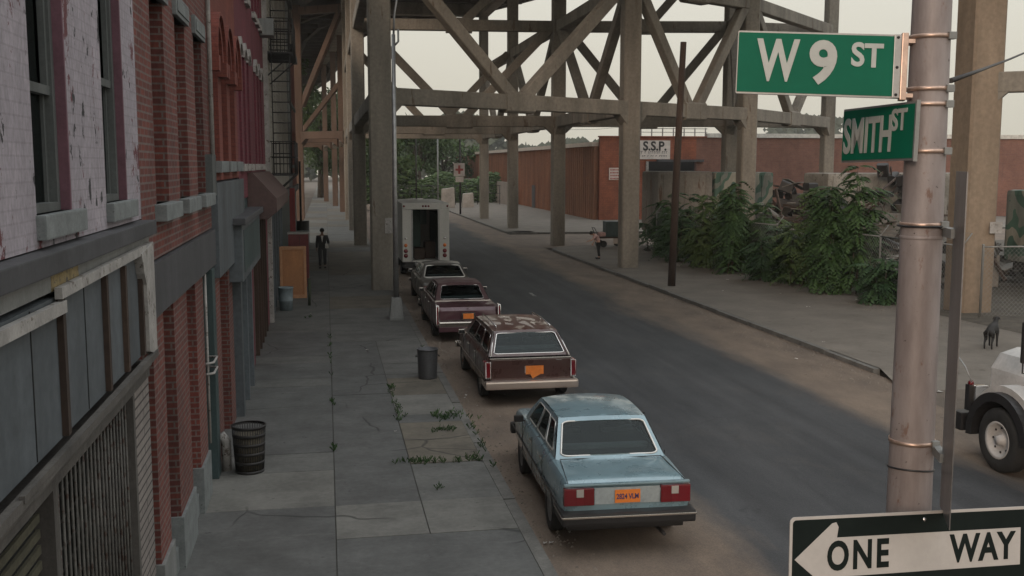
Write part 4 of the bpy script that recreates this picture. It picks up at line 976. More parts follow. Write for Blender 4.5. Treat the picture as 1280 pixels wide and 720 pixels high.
def greenhouse(par, mat, bot, top, side_w, rear_w, front_w, crown=.05, trim=mt['chrome'], rb=.05, roofmat=None, rtrim=.014):
    """bot/top: (y rear, y front, half width rear, half width front, z). *_w: window rectangles in (u,v)."""
    yb0, yb1, wb0, wb1, zb = bot; yt0, yt1, wt0, wt1, zt = top
    zbr, zbf = (zb if not isinstance(zb, tuple) else zb[0]), (zb if not isinstance(zb, tuple) else zb[1])
    def bil(a, b, c, d, u, v): return a.lerp(b, u).lerp(d.lerp(c, u), v)
    Bl, Br = Vector((-wb0, yb0, zbr)), Vector((wb0, yb0, zbr)); Fl, Fr = Vector((-wb1, yb1, zbf)), Vector((wb1, yb1, zbf))
    Tl, Tr = Vector((-wt0, yt0, zt)), Vector((wt0, yt0, zt)); Gl, Gr = Vector((-wt1, yt1, zt - .02)), Vector((wt1, yt1, zt - .02))
    def bow(u): return 1 - (2 * u - 1) ** 2
    def rear(u, v): p = bil(Bl, Br, Tr, Tl, u, v); p.y -= bow(u) * rb; p.z += bow(u) * crown * v * .6; return p
    def front(u, v): p = bil(Fr, Fl, Gl, Gr, u, v); p.y += bow(u) * rb * 1.3; p.z += bow(u) * crown * v * .6; return p
    def left(u, v): p = bil(Fl, Bl, Tl, Gl, u, v); p.x -= math.sin(math.pi * v) * .02; return p
    def right(u, v): p = bil(Br, Fr, Gr, Tr, u, v); p.x += math.sin(math.pi * v) * .02; return p
    def roof(u, v):
        a, b = rear(u, 1), front(1 - u, 1); p = a.lerp(b, v); p.z += math.sin(math.pi * v) * crown * (.5 + .5 * bow(u)); return p
    bm = bmesh.new(); N = 40
    def inside(u, v, ws):
        for (u0, v0, u1, v1, r_) in ws:
            if u0 < u < u1 and v0 < v < v1:
                for cx, cy, sx, sy in ((u0 + r_, v0 + r_, -1, -1), (u1 - r_, v0 + r_, 1, -1), (u1 - r_, v1 - r_, 1, 1), (u0 + r_, v1 - r_, -1, 1)):
                    if (u - cx) * sx > 0 and (v - cy) * sy > 0 and math.hypot(u - cx, v - cy) > r_: return False
                return True
        return False
    for fn, ws, nu, nv in ((rear, rear_w, 44, 30), (front, front_w, 44, 24), (left, side_w[0], 60, 24), (right, side_w[1], 60, 24), (roof, [], 16, 14)):
        vv = [[bm.verts.new(fn(i / nu, j / nv)) for j in range(nv + 1)] for i in range(nu + 1)]
        for i in range(nu):
            for j in range(nv):
                if not inside((i + .5) / nu, (j + .5) / nv, ws):
                    f_ = bm.faces.new((vv[i][j], vv[i + 1][j], vv[i + 1][j + 1], vv[i][j + 1])); f_.smooth = True; f_.material_index = 1 if fn is roof else 0
    bmesh.ops.remove_doubles(bm, verts=bm.verts, dist=.002); bmesh.ops.delete(bm, geom=[v for v in bm.verts if not v.link_faces], context='VERTS')
    me = bpy.data.meshes.new('cabin'); bm.to_mesh(me); bm.free(); me.materials.append(mat); me.materials.append(roofmat or mat); me.set_sharp_from_angle(angle=R(62))
    o = bpy.data.objects.new('cabin', me); C.objects.link(o); o.parent = par
    for nm, fn, ws, tr in (('rear_window', rear, rear_w, rtrim), ('windscreen', front, front_w, .012), ('side_window', left, side_w[0], .010), ('side_window', right, side_w[1], .010)):
        for (u0, v0, u1, v1, r_) in ws:
            gm_ = MB(); nu, nv = 10, 6; vs = []
            for j in range(nv + 1):
                for i in range(nu + 1):
                    vs.append(fn(lerp(u0 - .005, u1 + .005, i / nu), lerp(v0 - .005, v1 + .005, j / nv)))
            c = sum(vs, Vector()) / len(vs); inn = (Vector((0, (yb0 + yb1) / 2, c.z - .2)) - c).normalized() * .012
            gm_.add([p + inn for p in vs], [(j * (nu + 1) + i, j * (nu + 1) + i + 1, (j + 1) * (nu + 1) + i + 1, (j + 1) * (nu + 1) + i) for j in range(nv) for i in range(nu)], True)
            w = gm_.build(nm, mt['carglass'], par, fixn=False)
            if w.data.polygons[0].normal.dot(inn) > 0: w.data.flip_normals()
            if tr: MB().loop([fn(u, v) for u, v in rrect(u0, v0, u1, v1, max(r_, .01))], tr, 6).build('window_trim', trim, w, fixn=False)
    return o
def wheel(par, x, y, r_, w, s_, cap=None):
    t = MB().lathe([(r_ * .60, -w * .42), (r_ * .80, -w / 2), (r_ * .95, -w * .48), (r_, -w * .36), (r_, w * .36), (r_ * .95, w * .48), (r_ * .80, w / 2), (r_ * .60, w * .42)], 28, (0, 0, 0), 'x').build('wheel', mt['rubber'], par, loc=(x, y, r_))
    MB().lathe([(.001, s_ * w * .34), (r_ * .2, s_ * w * .38), (r_ * .24, s_ * w * .28), (r_ * .5, s_ * w * .25), (r_ * .60, s_ * w * .42), (r_ * .62, s_ * w * .40)], 20, (0, 0, 0), 'x').build('hubcap', cap or mt['chrome'], t)
    return t
def interior(par, yr, yf, hw, z, zs):
    MB().box((-hw, yr, z), (hw, yf, z + .03)).build('interior_floor', mt['interior'], par)
    s_ = MB(); s_.box((-hw + .08, yr + .25, z), (hw - .08, yr + .42, zs - .12)); s_.build('rear_seat', mt['seat'], par, bevel=.05)
    for sx in (-1, 1):
        q = MB().box((sx * .38 - .24, yr + 1.15, z), (sx * .38 + .24, yr + 1.3, zs - .10)); q.build('front_seat', mt['seat'], par, bevel=.04)
        MB().box((sx * .38 - .13, yr + 1.17, zs - .08), (sx * .38 + .13, yr + 1.27, zs + .09)).build('headrest', mt['seat'], par, bevel=.03)
    MB().box((-hw, yf - .35, z), (hw, yf - .05, z + .09)).build('dashboard', mt['interior'], par, bevel=.03)
def plate(par, x, y, z, s, w=.305, h=.155, rot=0, textured=True):
    p = MB().box((-w / 2, -.008, -h / 2), (w / 2, 0, h / 2)).build('number_plate', mt['plate'], par, loc=(x, y, z)); p.rotation_euler = (0, rot, 0)
    if s: text('plate_lettering', s, mt['platetext'], p, Matrix.Translation((0, -.010, -.005)) @ Matrix.Rotation(R(90), 4, 'X'), .095, bold=.002, xs=.72, ext=.001)
    return p
def mirror(par, x, y, z, s_, mat):
    m_ = MB().box((-.07, -.04, -.05), (.07, .04, .05)).build('wing_mirror', mat, par, loc=(x + s_ * .10, y, z), bevel=.02)
    MB().beam((-s_ * .10, 0, -.04), (-s_ * .03, 0, -.02), .03, .02).build('mirror_arm', mat, m_)
    MB().box((-.06, -.046, -.04), (.06, -.0405, .04)).build('mirror_glass', mt['blackplastic'], m_)
def seams(par, hw, segs, mat=None):
    for s_ in (-1, 1):
        q = MB()
        for y_, z0, z1, k in segs: q.box((s_ * (hw * k) - .004, y_ - .005, z0), (s_ * (hw * k) + .004, y_ + .005, z1))
        q.build('door_gap', mt['blackplastic'], par)
        q = MB()
    return
def handles(par, hw, ys, z):
    for s_ in (-1, 1):
        for y_ in ys: MB().box((s_ * hw - .012, y_ - .08, z - .014), (s_ * hw + .012, y_ + .08, z + .014)).build('door_handle', mt['chrome'], par, bevel=.005)

# --- light blue saloon, nearest
p_blue = paint('pale_blue_paint', (.20, .295, .335), coat=.9, rough=.28)
c1 = empty('parked_car', (3.55, 11.85, RZ), label='pale blue boxy saloon parked nearest, its rear towards us and an orange number plate', cat='car', group='cars parked along the left kerb')
st = [(.06, .42, .80, .72, .0), (.10, .38, .86, .79, .005), (.22, .33, .92, .815, .012), (.9, .30, .945, .835, .02), (2.3, .27, .955, .85, .02), (3.2, .28, .95, .85, .02), (3.7, .30, .93, .845, .03), (4.45, .33, .86, .81, .03), (4.66, .36, .78, .76, .02), (4.72, .42, .72, .70, 0)]
body_shell(st, 'body', p_blue, c1, (.98, 3.63), .315)
sideL = [(.055, .13, .115, .84, .03), (.16, .12, .50, .88, .035), (.53, .12, .885, .88, .035)]
sl = [(1 - b, v0, 1 - a, v1, r_) for a, v0, b, v1, r_ in [(.07, .14, .30, .86, .04), (.335, .12, .60, .88, .035), (.635, .12, .90, .88, .035)]]
sr = [(a, v0, b, v1, r_) for a, v0, b, v1, r_ in [(.07, .14, .30, .86, .04), (.335, .12, .60, .88, .035), (.635, .12, .90, .88, .035)]]
greenhouse(c1, p_blue, (1.02, 3.52, .735, .76, .955), (1.58, 2.98, .60, .61, 1.40), (sl, sr), [(.045, .09, .955, .90, .07)], [(.05, .08, .95, .92, .06)], crown=.05, rb=.07, trim=M('bright_trim', (.62, .60, .57), .3, .5, var=.1))
interior(c1, 1.12, 3.4, .70, .96, 1.17)
MB().beam((-.74, .10, .91), (-.68, .98, .972), .007, .01).beam((.74, .10, .91), (.68, .98, .972), .007, .01).beam((-.68, .985, .972), (.68, .985, .972), .007, .01).build('boot_gap', mt['blackplastic'], c1)
MB().box((-.795, .045, .875), (.795, .11, .905)).build('boot_edge', p_blue, c1, bevel=.012)
for sx in (-1, 1):
    L_ = MB().box((sx * .42, .03, .63), (sx * .80, .12, .855)).build('tail_light', mt['lens_dark'], c1, bevel=.012)
    MB().box((sx * .43, .022, .64), (sx * .55, .03, .845)).build('lens', mt['lens_dark'], L_)
    MB().box((sx * .555, .020, .745), (sx * .645, .03, .845)).build('reversing_lens', mt['lens_white'], L_)
    MB().box((sx * .555, .021, .64), (sx * .645, .03, .738)).build('lens', mt['lens_red'], L_)
    MB().box((sx * .652, .022, .64), (sx * .79, .03, .845)).build('lens', mt['lens_red'], L_)
    wheel(c1, sx * .74, .98, .315, .185, sx, mt['galv']); wheel(c1, sx * .74, 3.63, .315, .185, sx, mt['galv'])
    mirror(c1, sx * .83, 3.12, 1.03, sx, mt['blackplastic'])
MB().box((-.41, .048, .635), (.41, .06, .85)).build('rear_panel', M('pale_panel', (.30, .33, .335), .5), c1)
plate(c1, 0, .042, .735, '2824 VLM', w=.32, h=.17)
bp = MB().box((-.84, -.10, .40), (.84, .10, .56)).build('rear_bumper', mt['blackplastic'], c1, bevel=.035)
MB().box((-.845, -.112, .505), (.845, -.095, .530)).build('bumper_strip', mt['chrome'], bp, bevel=.005)
MB().box((-.85, -.10, .505), (-.838, .5, .53)).box((.838, -.10, .505), (.85, .5, .53)).build('bumper_strip', mt['chrome'], bp)
MB().box((-.84, .09, .40), (-.78, .52, .56)).box((.78, .09, .40), (.84, .52, .56)).build('bumper_end', mt['blackplastic'], bp, bevel=.02)
MB().box((-.74, 0.10, .28), (.74, .3, .41)).build('rear_valance', mt['blackplastic'], c1, bevel=.03)
MB().box((-.84, 4.66, .38), (.84, 4.84, .56)).build('front_bumper', mt['blackplastic'], c1, bevel=.04)
MB().box((-.4, 4.70, .58), (.4, 4.76, .78)).build('grille', mt['blackplastic'], c1)
for sx in (-1, 1): MB().box((sx * .43, 4.68, .58), (sx * .72, 4.75, .78)).build('headlight', mt['lens_white'], c1, bevel=.02)
MB().tube([(.45, .3, .22), (.45, -.05, .24)], .025, 8).build('exhaust_pipe', mt['darkmetal'], c1)
seams(c1, .85, [(1.42, .40, .93, 1.0), (2.32, .36, .94, 1.002), (3.3, .36, .94, 1.0)]); handles(c1, .845, (1.6, 2.5), .84)
for sx in (-1, 1): MB().box((sx * .852 - .006, .3, .60), (sx * .852 + .006, 4.4, .63)).build('side_moulding', mt['blackplastic'], c1)

c1.scale = (.99, .95, .955); c1.rotation_euler = (0, 0, R(-2.2))
# --- brown station wagon
p_brown = paint('dark_brown_paint', (.062, .026, .022), coat=.7, rough=.3)
c2 = empty('parked_car', (3.92, 19.8, RZ), label='dark brown station wagon with a chromed rear bumper and crooked orange plate', cat='car', group='cars parked along the left kerb')
st = [(.10, .45, .88, .84, .0), (.14, .40, .92, .885, .0), (.4, .33, .95, .91, .005), (1.0, .30, .955, .92, .005), (2.6, .27, .95, .925, .01), (3.3, .28, .945, .92, .02), (3.7, .30, .92, .91, .03), (4.5, .33, .86, .87, .03), (4.75, .38, .78, .82, .02), (4.8, .44, .72, .78, 0)]
body_shell(st, 'body', p_brown, c2, (1.0, 3.78), .32)
sr = [(.05, .14, .29, .86, .035), (.335, .12, .60, .88, .03), (.635, .12, .90, .88, .03)]
sl = [(1 - b, v0, 1 - a, v1, r_) for a, v0, b, v1, r_ in sr]
greenhouse(c2, p_brown, (.22, 3.55, .83, .83, .95), (.72, 3.0, .66, .68, 1.375), (sl, sr), [(.06, .10, .94, .90, .05)], [(.05, .08, .95, .92, .05)], crown=.045, rb=.03, rtrim=.012)
# roof: lighter brown panel with pale reflections painted on as patches
mw, nt_, b_ = newmat('wagon_roof_reflections'); f_ = ramp2(nt_, noise(nt_, mapped(nt_, (1.3, .8, 1), False), 2.1, 3, .5), (0, 0, 0), (1, 1, 1), .585, .62)
nt_.links.new(mixc(nt_, f_, (.085, .036, .03), (.30, .24, .20)), b_.inputs['Base Color']); b_.inputs['Roughness'].default_value = .35; b_.inputs['Coat Weight'].default_value = .5
for o_ in c2.children:
    if o_.name.startswith('cabin'): o_.data.materials[1] = mw
interior(c2, .5, 3.4, .78, .96, 1.17)
for sx in (-1, 1):
    rr2 = MB(); rr2.tube([(sx * .56, .9, 1.44), (sx * .57, 1.9, 1.465), (sx * .56, 2.8, 1.44)], .014, 6)
    for y_ in (.95, 1.9, 2.75): rr2.tube([(sx * .56, y_, 1.37), (sx * .56, y_, 1.45)], .012, 6)
    rr2.build('roof_rail', mt['chrome'], c2)
    L_ = MB().box((sx * .80, .075, .55), (sx * .925, .40, .86)).build('tail_light', mt['lens_red'], c2, bevel=.025)
    MB().loop([(sx * .81, .072, .54), (sx * .905, .072, .54), (sx * .905, .072, .87), (sx * .81, .072, .87)], .007, 5).build('light_surround', mt['chrome'], L_)
    MB().box((sx * .70, .085, .80), (sx * .77, .098, .83)).box((sx * .72, .085, .72), (sx * .75, .098, .76)).build('badge', mt['galv'], c2)
    wheel(c2, sx * .81, 1.0, .32, .19, sx); wheel(c2, sx * .81, 3.78, .32, .19, sx)
    mirror(c2, sx * .90, 3.05, 1.02, sx, mt['chrome'])
    MB().tube([(sx * .79, .17, .96), (sx * .655, .66, 1.375)], .012, 6).build('pillar_trim', mt['chrome'], c2)
MB().box((-.80, .078, .44), (.80, .105, .90)).build('tailgate', p_brown, c2, bevel=.01)
MB().box((-.82, .095, .905), (.82, .20, .932)).build('tailgate_trim', mt['chrome'], c2, bevel=.006)
MB().box((.50, .07, .875), (.62, .08, .89)).build('badge', mt['chrome'], c2)
plate(c2, .07, .065, .69, '', w=.36, h=.17); plate(c2, .10, .055, .65, '', w=.25, h=.16, rot=R(-28))
MB().box((-.13, .060, .63), (-.085, .066, .77)).build('plate_sticker', mt['lens_white'], c2)
MB().box((-.93, -.10, .34), (.93, .08, .50)).build('rear_bumper', M('sunlit_chrome', (.70, .60, .54), .28, .85, var=.06), c2, bevel=.035)  # pinkish tint of the low sun is put into the chrome colour
MB().box((-.93, .08, .36), (-.89, .5, .48)).box((.89, .08, .36), (.93, .5, .48)).build('bumper_end', mt['chrome'], c2)
MB().box((-.93, 4.75, .36), (.93, 4.92, .50)).build('front_bumper', mt['chrome'], c2, bevel=.03)
MB().box((-.5, 4.77, .56), (.5, 4.83, .76)).build('grille', mt['galv'], c2)
for sx in (-1, 1): MB().box((sx * .54, 4.76, .56), (sx * .8, 4.82, .76)).build('headlight', mt['lens_white'], c2, bevel=.02)
seams(c2, .925, [(1.35, .4, .94, 1.0), (2.30, .36, .94, 1.0), (3.3, .36, .94, 1.0)]); handles(c2, .92, (1.55, 2.5), .84)
for sx in (-1, 1): MB().box((sx * .924 - .006, .2, .56), (sx * .924 + .006, 4.5, .585)).build('side_moulding', mt['chrome'], c2)

# --- maroon luxury saloon with upright fin lamps
p_mar = paint('maroon_paint', (.072, .024, .034), coat=.7, rough=.32); p_vin = paint('maroon_vinyl', (.075, .038, .04), coat=.1, rough=.55)
c3 = empty('parked_car', (3.68, 27.35, RZ), label='maroon luxury saloon with slim upright tail lamps and a vinyl roof', cat='car', group='cars parked along the left kerb')
st = [(.02, .40, .84, .78, .0), (.08, .36, .93, .845, .0), (.3, .32, .955, .865, .01), (1.1, .30, .965, .875, .01), (2.6, .27, .96, .88, .01), (3.4, .28, .955, .875, .02), (4.0, .30, .94, .87, .03), (5.0, .33, .90, .84, .03), (5.25, .38, .84, .80, .02), (5.3, .44, .78, .76, 0)]
body_shell(st, 'body', p_mar, c3, (1.15, 4.15), .33)
sr = [(.12, .12, .34, .86, .03), (.40, .12, .64, .88, .03), (.67, .12, .90, .88, .03)]; sl = [(1 - b, v0, 1 - a, v1, r_) for a, v0, b, v1, r_ in sr]
greenhouse(c3, p_vin, (1.2, 3.95, .76, .78, .965), (1.85, 3.3, .61, .62, 1.37), (sl, sr), [(.09, .10, .91, .88, .05)], [(.05, .08, .95, .92, .05)], crown=.05, rb=.05, rtrim=.008, roofmat=p_vin)
MB().box((-.77, 1.10, .965), (.77, 1.14, .985)).build('rear_window_trim', mt['chrome'], c3)
interior(c3, 1.35, 3.8, .74, .97, 1.16)
for sx in (-1, 1):
    L_ = MB().box((sx * .80, -.06, .50), (sx * .865, .10, .96)).build('tail_light', mt['lens_red'], c3, bevel=.02)
    MB().loop([(sx * .802, -.062, .48), (sx * .863, -.062, .48), (sx * .863, -.062, .96), (sx * .855, -.03, 1.0), (sx * .81, -.03, 1.0), (sx * .802, -.062, .96)], .013, 6).build('light_surround', mt['chrome'], L_)
    MB().box((sx * .805, -.05, .93), (sx * .86, .25, 1.0)).build('fin_cap', mt['chrome'], L_, bevel=.012)
    wheel(c3, sx * .77, 1.15, .33, .19, sx); wheel(c3, sx * .77, 4.15, .33, .19, sx); mirror(c3, sx * .85, 3.4, 1.04, sx, mt['chrome'])
MB().box((-.79, -.01, .58), (.79, .03, .60)).build('rear_trim', mt['chrome'], c3)
MB().box((-.18, -.03, .60), (.18, -.005, .80)).build('plate_frame', mt['chrome'], c3)
plate(c3, 0, -.032, .70, '', w=.28, h=.14)
MB().prism([(-.03, .93), (.03, .93), (0, .99)], 'y', .0, .02).build('badge', mt['chrome'], c3)
MB().box((-.80, -.10, .44), (.80, .04, .56)).build('rear_bumper', mt['chrome'], c3, bevel=.03)
MB().box((-.80, -.06, .28), (.80, .04, .43)).build('rear_valance', p_mar, c3, bevel=.03)
MB().box((-.88, 5.25, .36), (.88, 5.42, .52)).build('front_bumper', mt['chrome'], c3, bevel=.03)
MB().box((-.4, 5.28, .56), (.4, 5.34, .86)).build('grille', mt['chrome'], c3)
for sx in (-1, 1): MB().box((sx * .45, 5.27, .6), (sx * .75, 5.33, .8)).build('headlight', mt['lens_white'], c3, bevel=.02)
seams(c3, .88, [(1.75, .4, .95, 1.0), (2.7, .36, .95, 1.0), (3.65, .36, .95, 1.0)]); handles(c3, .875, (1.95, 2.9), .86)

# --- grey coupe
p_grey = paint('grey_brown_paint', (.095, .088, .08), coat=.4, rough=.42)
c4 = empty('parked_car', (3.86, 33.6, RZ), label='grey brown coupe with bright window trim between maroon saloon and white truck', cat='car', group='cars parked along the left kerb')
st = [(.02, .40, .82, .80, .0), (.08, .36, .90, .86, .0), (.3, .32, .94, .89, .01), (1.1, .30, .95, .90, .015), (2.6, .27, .95, .90, .015), (3.2, .28, .94, .90, .02), (4.5, .33, .88, .86, .03), (4.9, .38, .80, .80, .02), (4.95, .44, .74, .76, 0)]
body_shell(st, 'body', p_grey, c4, (1.1, 3.9), .32)
sr = [(.22, .14, .42, .84, .03), (.46, .12, .90, .88, .03)]; sl = [(1 - b, v0, 1 - a, v1, r_) for a, v0, b, v1, r_ in sr]
greenhouse(c4, p_grey, (.98, 3.6, .80, .80, .95), (1.75, 2.9, .62, .64, 1.35), (sl, sr), [(.06, .06, .94, .88, .07)], [(.05, .08, .95, .92, .05)], crown=.045, rb=.08, rtrim=.022, trim=bpy.data.materials['bright_trim'])
interior(c4, 1.2, 3.4, .76, .96, 1.14)
for sx in (-1, 1):
    MB().box((sx * .5, -.01, .60), (sx * .80, .06, .78)).build('tail_light', mt['lens_red'], c4, bevel=.015)
    wheel(c4, sx * .79, 1.1, .32, .19, sx); wheel(c4, sx * .79, 3.9, .32, .19, sx)
    MB().box((sx * .5, 4.9, .56), (sx * .78, 4.97, .74)).build('headlight', mt['lens_white'], c4, bevel=.02)
    mirror(c4, sx * .87, 3.1, 1.02, sx, mt['chrome'])
MB().box((-.9, -.10, .42), (.9, .04, .54)).build('rear_bumper', mt['chrome'], c4, bevel=.03); MB().box((-.9, 4.92, .42), (.9, 5.05, .54)).build('front_bumper', mt['chrome'], c4, bevel=.03)
MB().box((-.45, 4.9, .56), (.45, 4.96, .74)).build('grille', mt['blackplastic'], c4)
seams(c4, .90, [(1.9, .4, .94, 1.0), (3.2, .36, .94, 1.0)]); handles(c4, .895, (2.1,), .86); plate(c4, 0, .0, .66, '')

# --- white step van, rear open
m_van = M('dirty_white_van_paint', (.50, .49, .46), .6, var=.12, scale=1.5, streak=True, spots=((.25, .22, .19), .68))
v = empty('step_van', (4.14, 44.2, RZ), label='tall dirty white step van with its rear door open, parked ahead of the cars', cat='van')
W_, Hv = 1.0, 3.1
MB().box((-W_, 0, .60), (-W_ + .06, 5.6, Hv)).box((W_ - .06, 0, .60), (W_, 5.6, Hv)).box((-W_ + .06, 0, Hv - .06), (W_ - .06, 5.6, Hv)).box((-W_ + .06, .05, .60), (W_ - .06, 5.6, .66)).box((-W_ + .06, 5.54, .66), (W_ - .06, 5.6, Hv - .06)).build('body', m_van, v)
MB().box((-W_ + .001, -.05, .62), (-.56, .02, Hv - .26)).box((.52, -.05, .62), (W_ - .001, .02, Hv - .26)).build('rear_panel', m_van, v, bevel=.02)
MB().box((-W_, -.07, Hv - .26), (W_, .03, Hv + .01)).build('rear_header', m_van, v, bevel=.03)
q = MB().box((-.62, -.07, .64), (-.555, .04, Hv - .25)).box((.515, -.07, .64), (.58, .04, Hv - .25)).build('door_frame', mt['galv'], v)
for x_ in (-.92, -.12, 0, .12, .92): MB().lathe([(.001, -.02), (.04, -.015), (.045, 0)], 10, (x_, -.075, Hv - .12), 'y').build('marker_light', mt['lens_dark'], v)
for sx, xx in ((-1, -.86), (1, .80)):
    for z_, m_, r_ in ((1.62, mt['chrome'], .05), (1.32, mt['lens_amber'], .07), (1.08, mt['lens_red'], .085), (.88, mt['lens_dark'], .085)):
        MB().lathe([(.001, -.03), (r_, -.02), (r_ * 1.1, .01)], 12, (xx, -.055, z_), 'y').build('tail_light', m_, v)
MB().box((-.55, 2.0, .67), (-.05, 2.06, Hv - .1)).build('inner_panel', M('green_van_lining', (.05, .09, .075), .7), v)
MB().box((-.97, .1, .665), (-.9, 5.4, 2.9)).box((.6, .1, .665), (.97, 4.5, 2.6)).build('inner_lining', bpy.data.materials['green_van_lining'], v)
MB().box((.06, 5.50, 1.9), (.55, 5.53, 2.75)).build('windscreen', M('pale_green_glass', (.25, .33, .32), .2), v)
MB().box((-.45, .5, .665), (.0, 1.4, 1.15)).box((.05, .9, .665), (.5, 1.8, 1.4)).build('cargo', mt['wood_dark'], v, bevel=.03)
MB().box((-.5, -.42, .48), (.5, -.05, .60)).build('rear_step', mt['galv'], v, bevel=.02)
MB().prism([(-.5, .30), (.5, .30), (.40, .62), (-.40, .62)], 'y', -.46, -.43).build('step_plate', m_whitetrim, v)
MB().box((-1.0, -.25, .38), (1.0, -.1, .50)).build('rear_bumper', mt['darkmetal'], v, bevel=.02)
MB().box((-.9, 0, .40), (.9, 5.4, .60)).build('chassis', mt['darkmetal'], v)
MB().box((-W_ + .06, 5.6, .6), (W_ - .06, 6.3, 1.35)).build('bonnet', m_van, v, bevel=.08)
for sx in (-1, 1):
    wheel(v, sx * .88, 1.2, .38, .24, sx, mt['galv_dull']); wheel(v, sx * .88, 5.2, .38, .24, sx, mt['galv_dull'])
    MB().lathe([(.001, .03), (.09, .02), (.1, 0)], 14, (sx * .7, 6.3, 1.05), 'y').build('headlight', mt['lens_white'], v)

# --- heavy white truck at the right edge, pointing up the road
m_tr = M('scuffed_white_truck_paint', (.44, .425, .41), .6, var=.18, scale=2.5, spots=((.20, .16, .13), .66), coat=.1)
T = empty('flatbed_truck', (11.3, 15.1, RZ), label='heavy white truck with black front fender at the right edge of the road', cat='truck')
# local y: 0 at bumper, negative towards the cab (faces +y)
MB().prism([(-.80, .55), (.80, .55), (.80, 1.48), (.66, 1.72), (.35, 1.80), (-.35, 1.80), (-.66, 1.72), (-.80, 1.48)], 'y', -2.0, -.18).build('bonnet', m_tr, T, bevel=.07)
MB().box((-.55, -.2, .75), (.55, -.12, 1.62)).build('grille', mt['galv'], T, bevel=.02)
MB().box((-1.22, -.10, .42), (1.22, .16, .72)).build('front_bumper', mt['blackplastic'], T, bevel=.04)
for sx in (-1, 1):
    fd = MB(); n = 18; ro, ri = .74, .60
    arc = [(-1.0 + ro * math.cos(math.pi * (-.03 + 1.0 * k / n)), .5 + ro * math.sin(math.pi * (-.03 + 1.0 * k / n))) for k in range(n + 1)]
    arci = [(-1.0 + ri * math.cos(math.pi * (-.03 + 1.0 * k / n)), .5 + ri * math.sin(math.pi * (-.03 + 1.0 * k / n))) for k in range(n + 1)]
    xa, xb = sorted((sx * .74, sx * 1.24))
    for k in range(n): fd.prism([arc[k], arc[k + 1], arci[k + 1], arci[k]], 'x', xa, xb)
    fd.build('fender', mt['blackplastic'], T)
    xa, xb = sorted((sx * .72, sx * 1.10)); fw_ = MB()
    arc2 = [(-1.0 + .84 * math.cos(math.pi * k / n), .5 + .84 * math.sin(math.pi * k / n)) for k in range(n + 1)]
    for k in range(1, n - 1): fw_.prism([arc2[k], arc2[k + 1], (arc2[k + 1][0] * .88 - .12, arc2[k + 1][1] * .88 + .06), (arc2[k][0] * .88 - .12, arc2[k][1] * .88 + .06)], 'x', xa, xb)
    fw_.build('wheel_arch', m_tr, T)
    MB().box((sx * 1.0 - .12, -.30, .92), (sx * 1.0 + .12, -.14, 1.20)).build('headlight', mt['chrome'], T, bevel=.03)
    MB().lathe([(.001, -.035), (.035, -.03), (.045, -.02), (.045, .03), (.001, .04)], 14, (sx * 1.12, -.16, 1.22), 'x').build('turn_signal', mt['lens_dark'], T)
    MB().box((sx * 1.12 - .05, -.20, .78), (sx * 1.12 + .05, -.10, 1.20)).build('signal_bracket', mt['blackplastic'], T)
    MB().tube([(sx * 1.14, -.22, 1.25), (sx * 1.16, -.05, 1.48), (sx * 1.2, .16, 1.66)], .010, 6).build('fender_wand', mt['galv'], T)
    MB().lathe([(.001, -.022), (.018, -.015), (.018, .015), (.001, .022)], 8, (sx * 1.2, .16, 1.67)).build('wand_tip', m_whitetrim, T)
    for wy, dual in ((-1.0, 0), (-5.0, 1), (-6.3, 1)):
        for j in range(1 + dual):
            w_ = MB().lathe([(.28, -.13), (.34, -.145), (.45, -.14), (.5, -.10), (.5, .10), (.45, .14), (.34, .145), (.28, .13)], 36, (0, 0, 0), 'x').build('wheel', mt['rubber'], T, loc=(sx * (1.06 - .3 * j), wy, .5))
            rm_ = MB().lathe([(.001, sx * .13), (.07, sx * .13), (.085, sx * .05), (.12, sx * .03), (.16, sx * .055), (.22, sx * .06), (.245, sx * .12), (.29, sx * .14), (.30, sx * .12)], 28, (0, 0, 0), 'x').build('rim', m_tr, w_)
            q = MB()
            for k in range(8):
                a = 2 * math.pi * k / 8; q.lathe([(.001, sx * .075), (.018, sx * .07), (.018, sx * .05)], 6, (0, .19 * math.cos(a), .19 * math.sin(a)), 'x')
            q.build('hub_bolts', mt['darkmetal'], w_); tag(w_.children[-1], kind=None)
    mm = MB().box((sx * 1.30 - .09, -1.75, 1.85), (sx * 1.30 + .09, -1.69, 2.45)).build('wing_mirror', mt['darkmetal'], T, bevel=.015)
    MB().tube([(sx * 1.08, -2.2, 2.75), (sx * 1.36, -1.72, 2.62), (sx * 1.36, -1.72, 1.7), (sx * 1.1, -2.2, 1.7)], .013, 6).build('mirror_bracket', mt['darkmetal'], mm)
MB().box((-1.1, -3.6, .75), (1.1, -2.0, 1.75)).build('cab', m_tr, T, bevel=.06)
MB().box((-1.1, -3.6, 1.75), (-1.02, -3.5, 2.7)).box((1.02, -3.6, 1.75), (1.1, -3.5, 2.7)).box((-1.1, -2.12, 1.75), (-1.02, -2.02, 2.7)).box((1.02, -2.12, 1.75), (1.1, -2.02, 2.7)).box((-1.1, -3.6, 2.7), (1.1, -2.0, 2.8)).box((-1.02, -3.6, 1.75), (1.02, -3.55, 2.7)).build('cab_frame', m_tr, T, bevel=.01)
for sx in (-1, 1):
    q = MB().box((sx * 1.10 - .012, -3.45, .82), (sx * 1.10 + .012, -2.15, 1.74)).build('door', m_tr, T, bevel=.01)
    MB().box((sx * 1.115 - .01, -3.35, 1.50), (sx * 1.115 + .02, -3.18, 1.54)).build('handle', mt['chrome'], q)
    MB().box((sx * 1.0 - .16, -2.9, .45), (sx * 1.0 + .16, -2.3, .50)).build('cab_step', mt['darkmetal'], T)
MB().box((-1.02, -2.09, 1.75), (1.02, -2.07, 2.7)).build('windscreen', mt['carglass'], T)
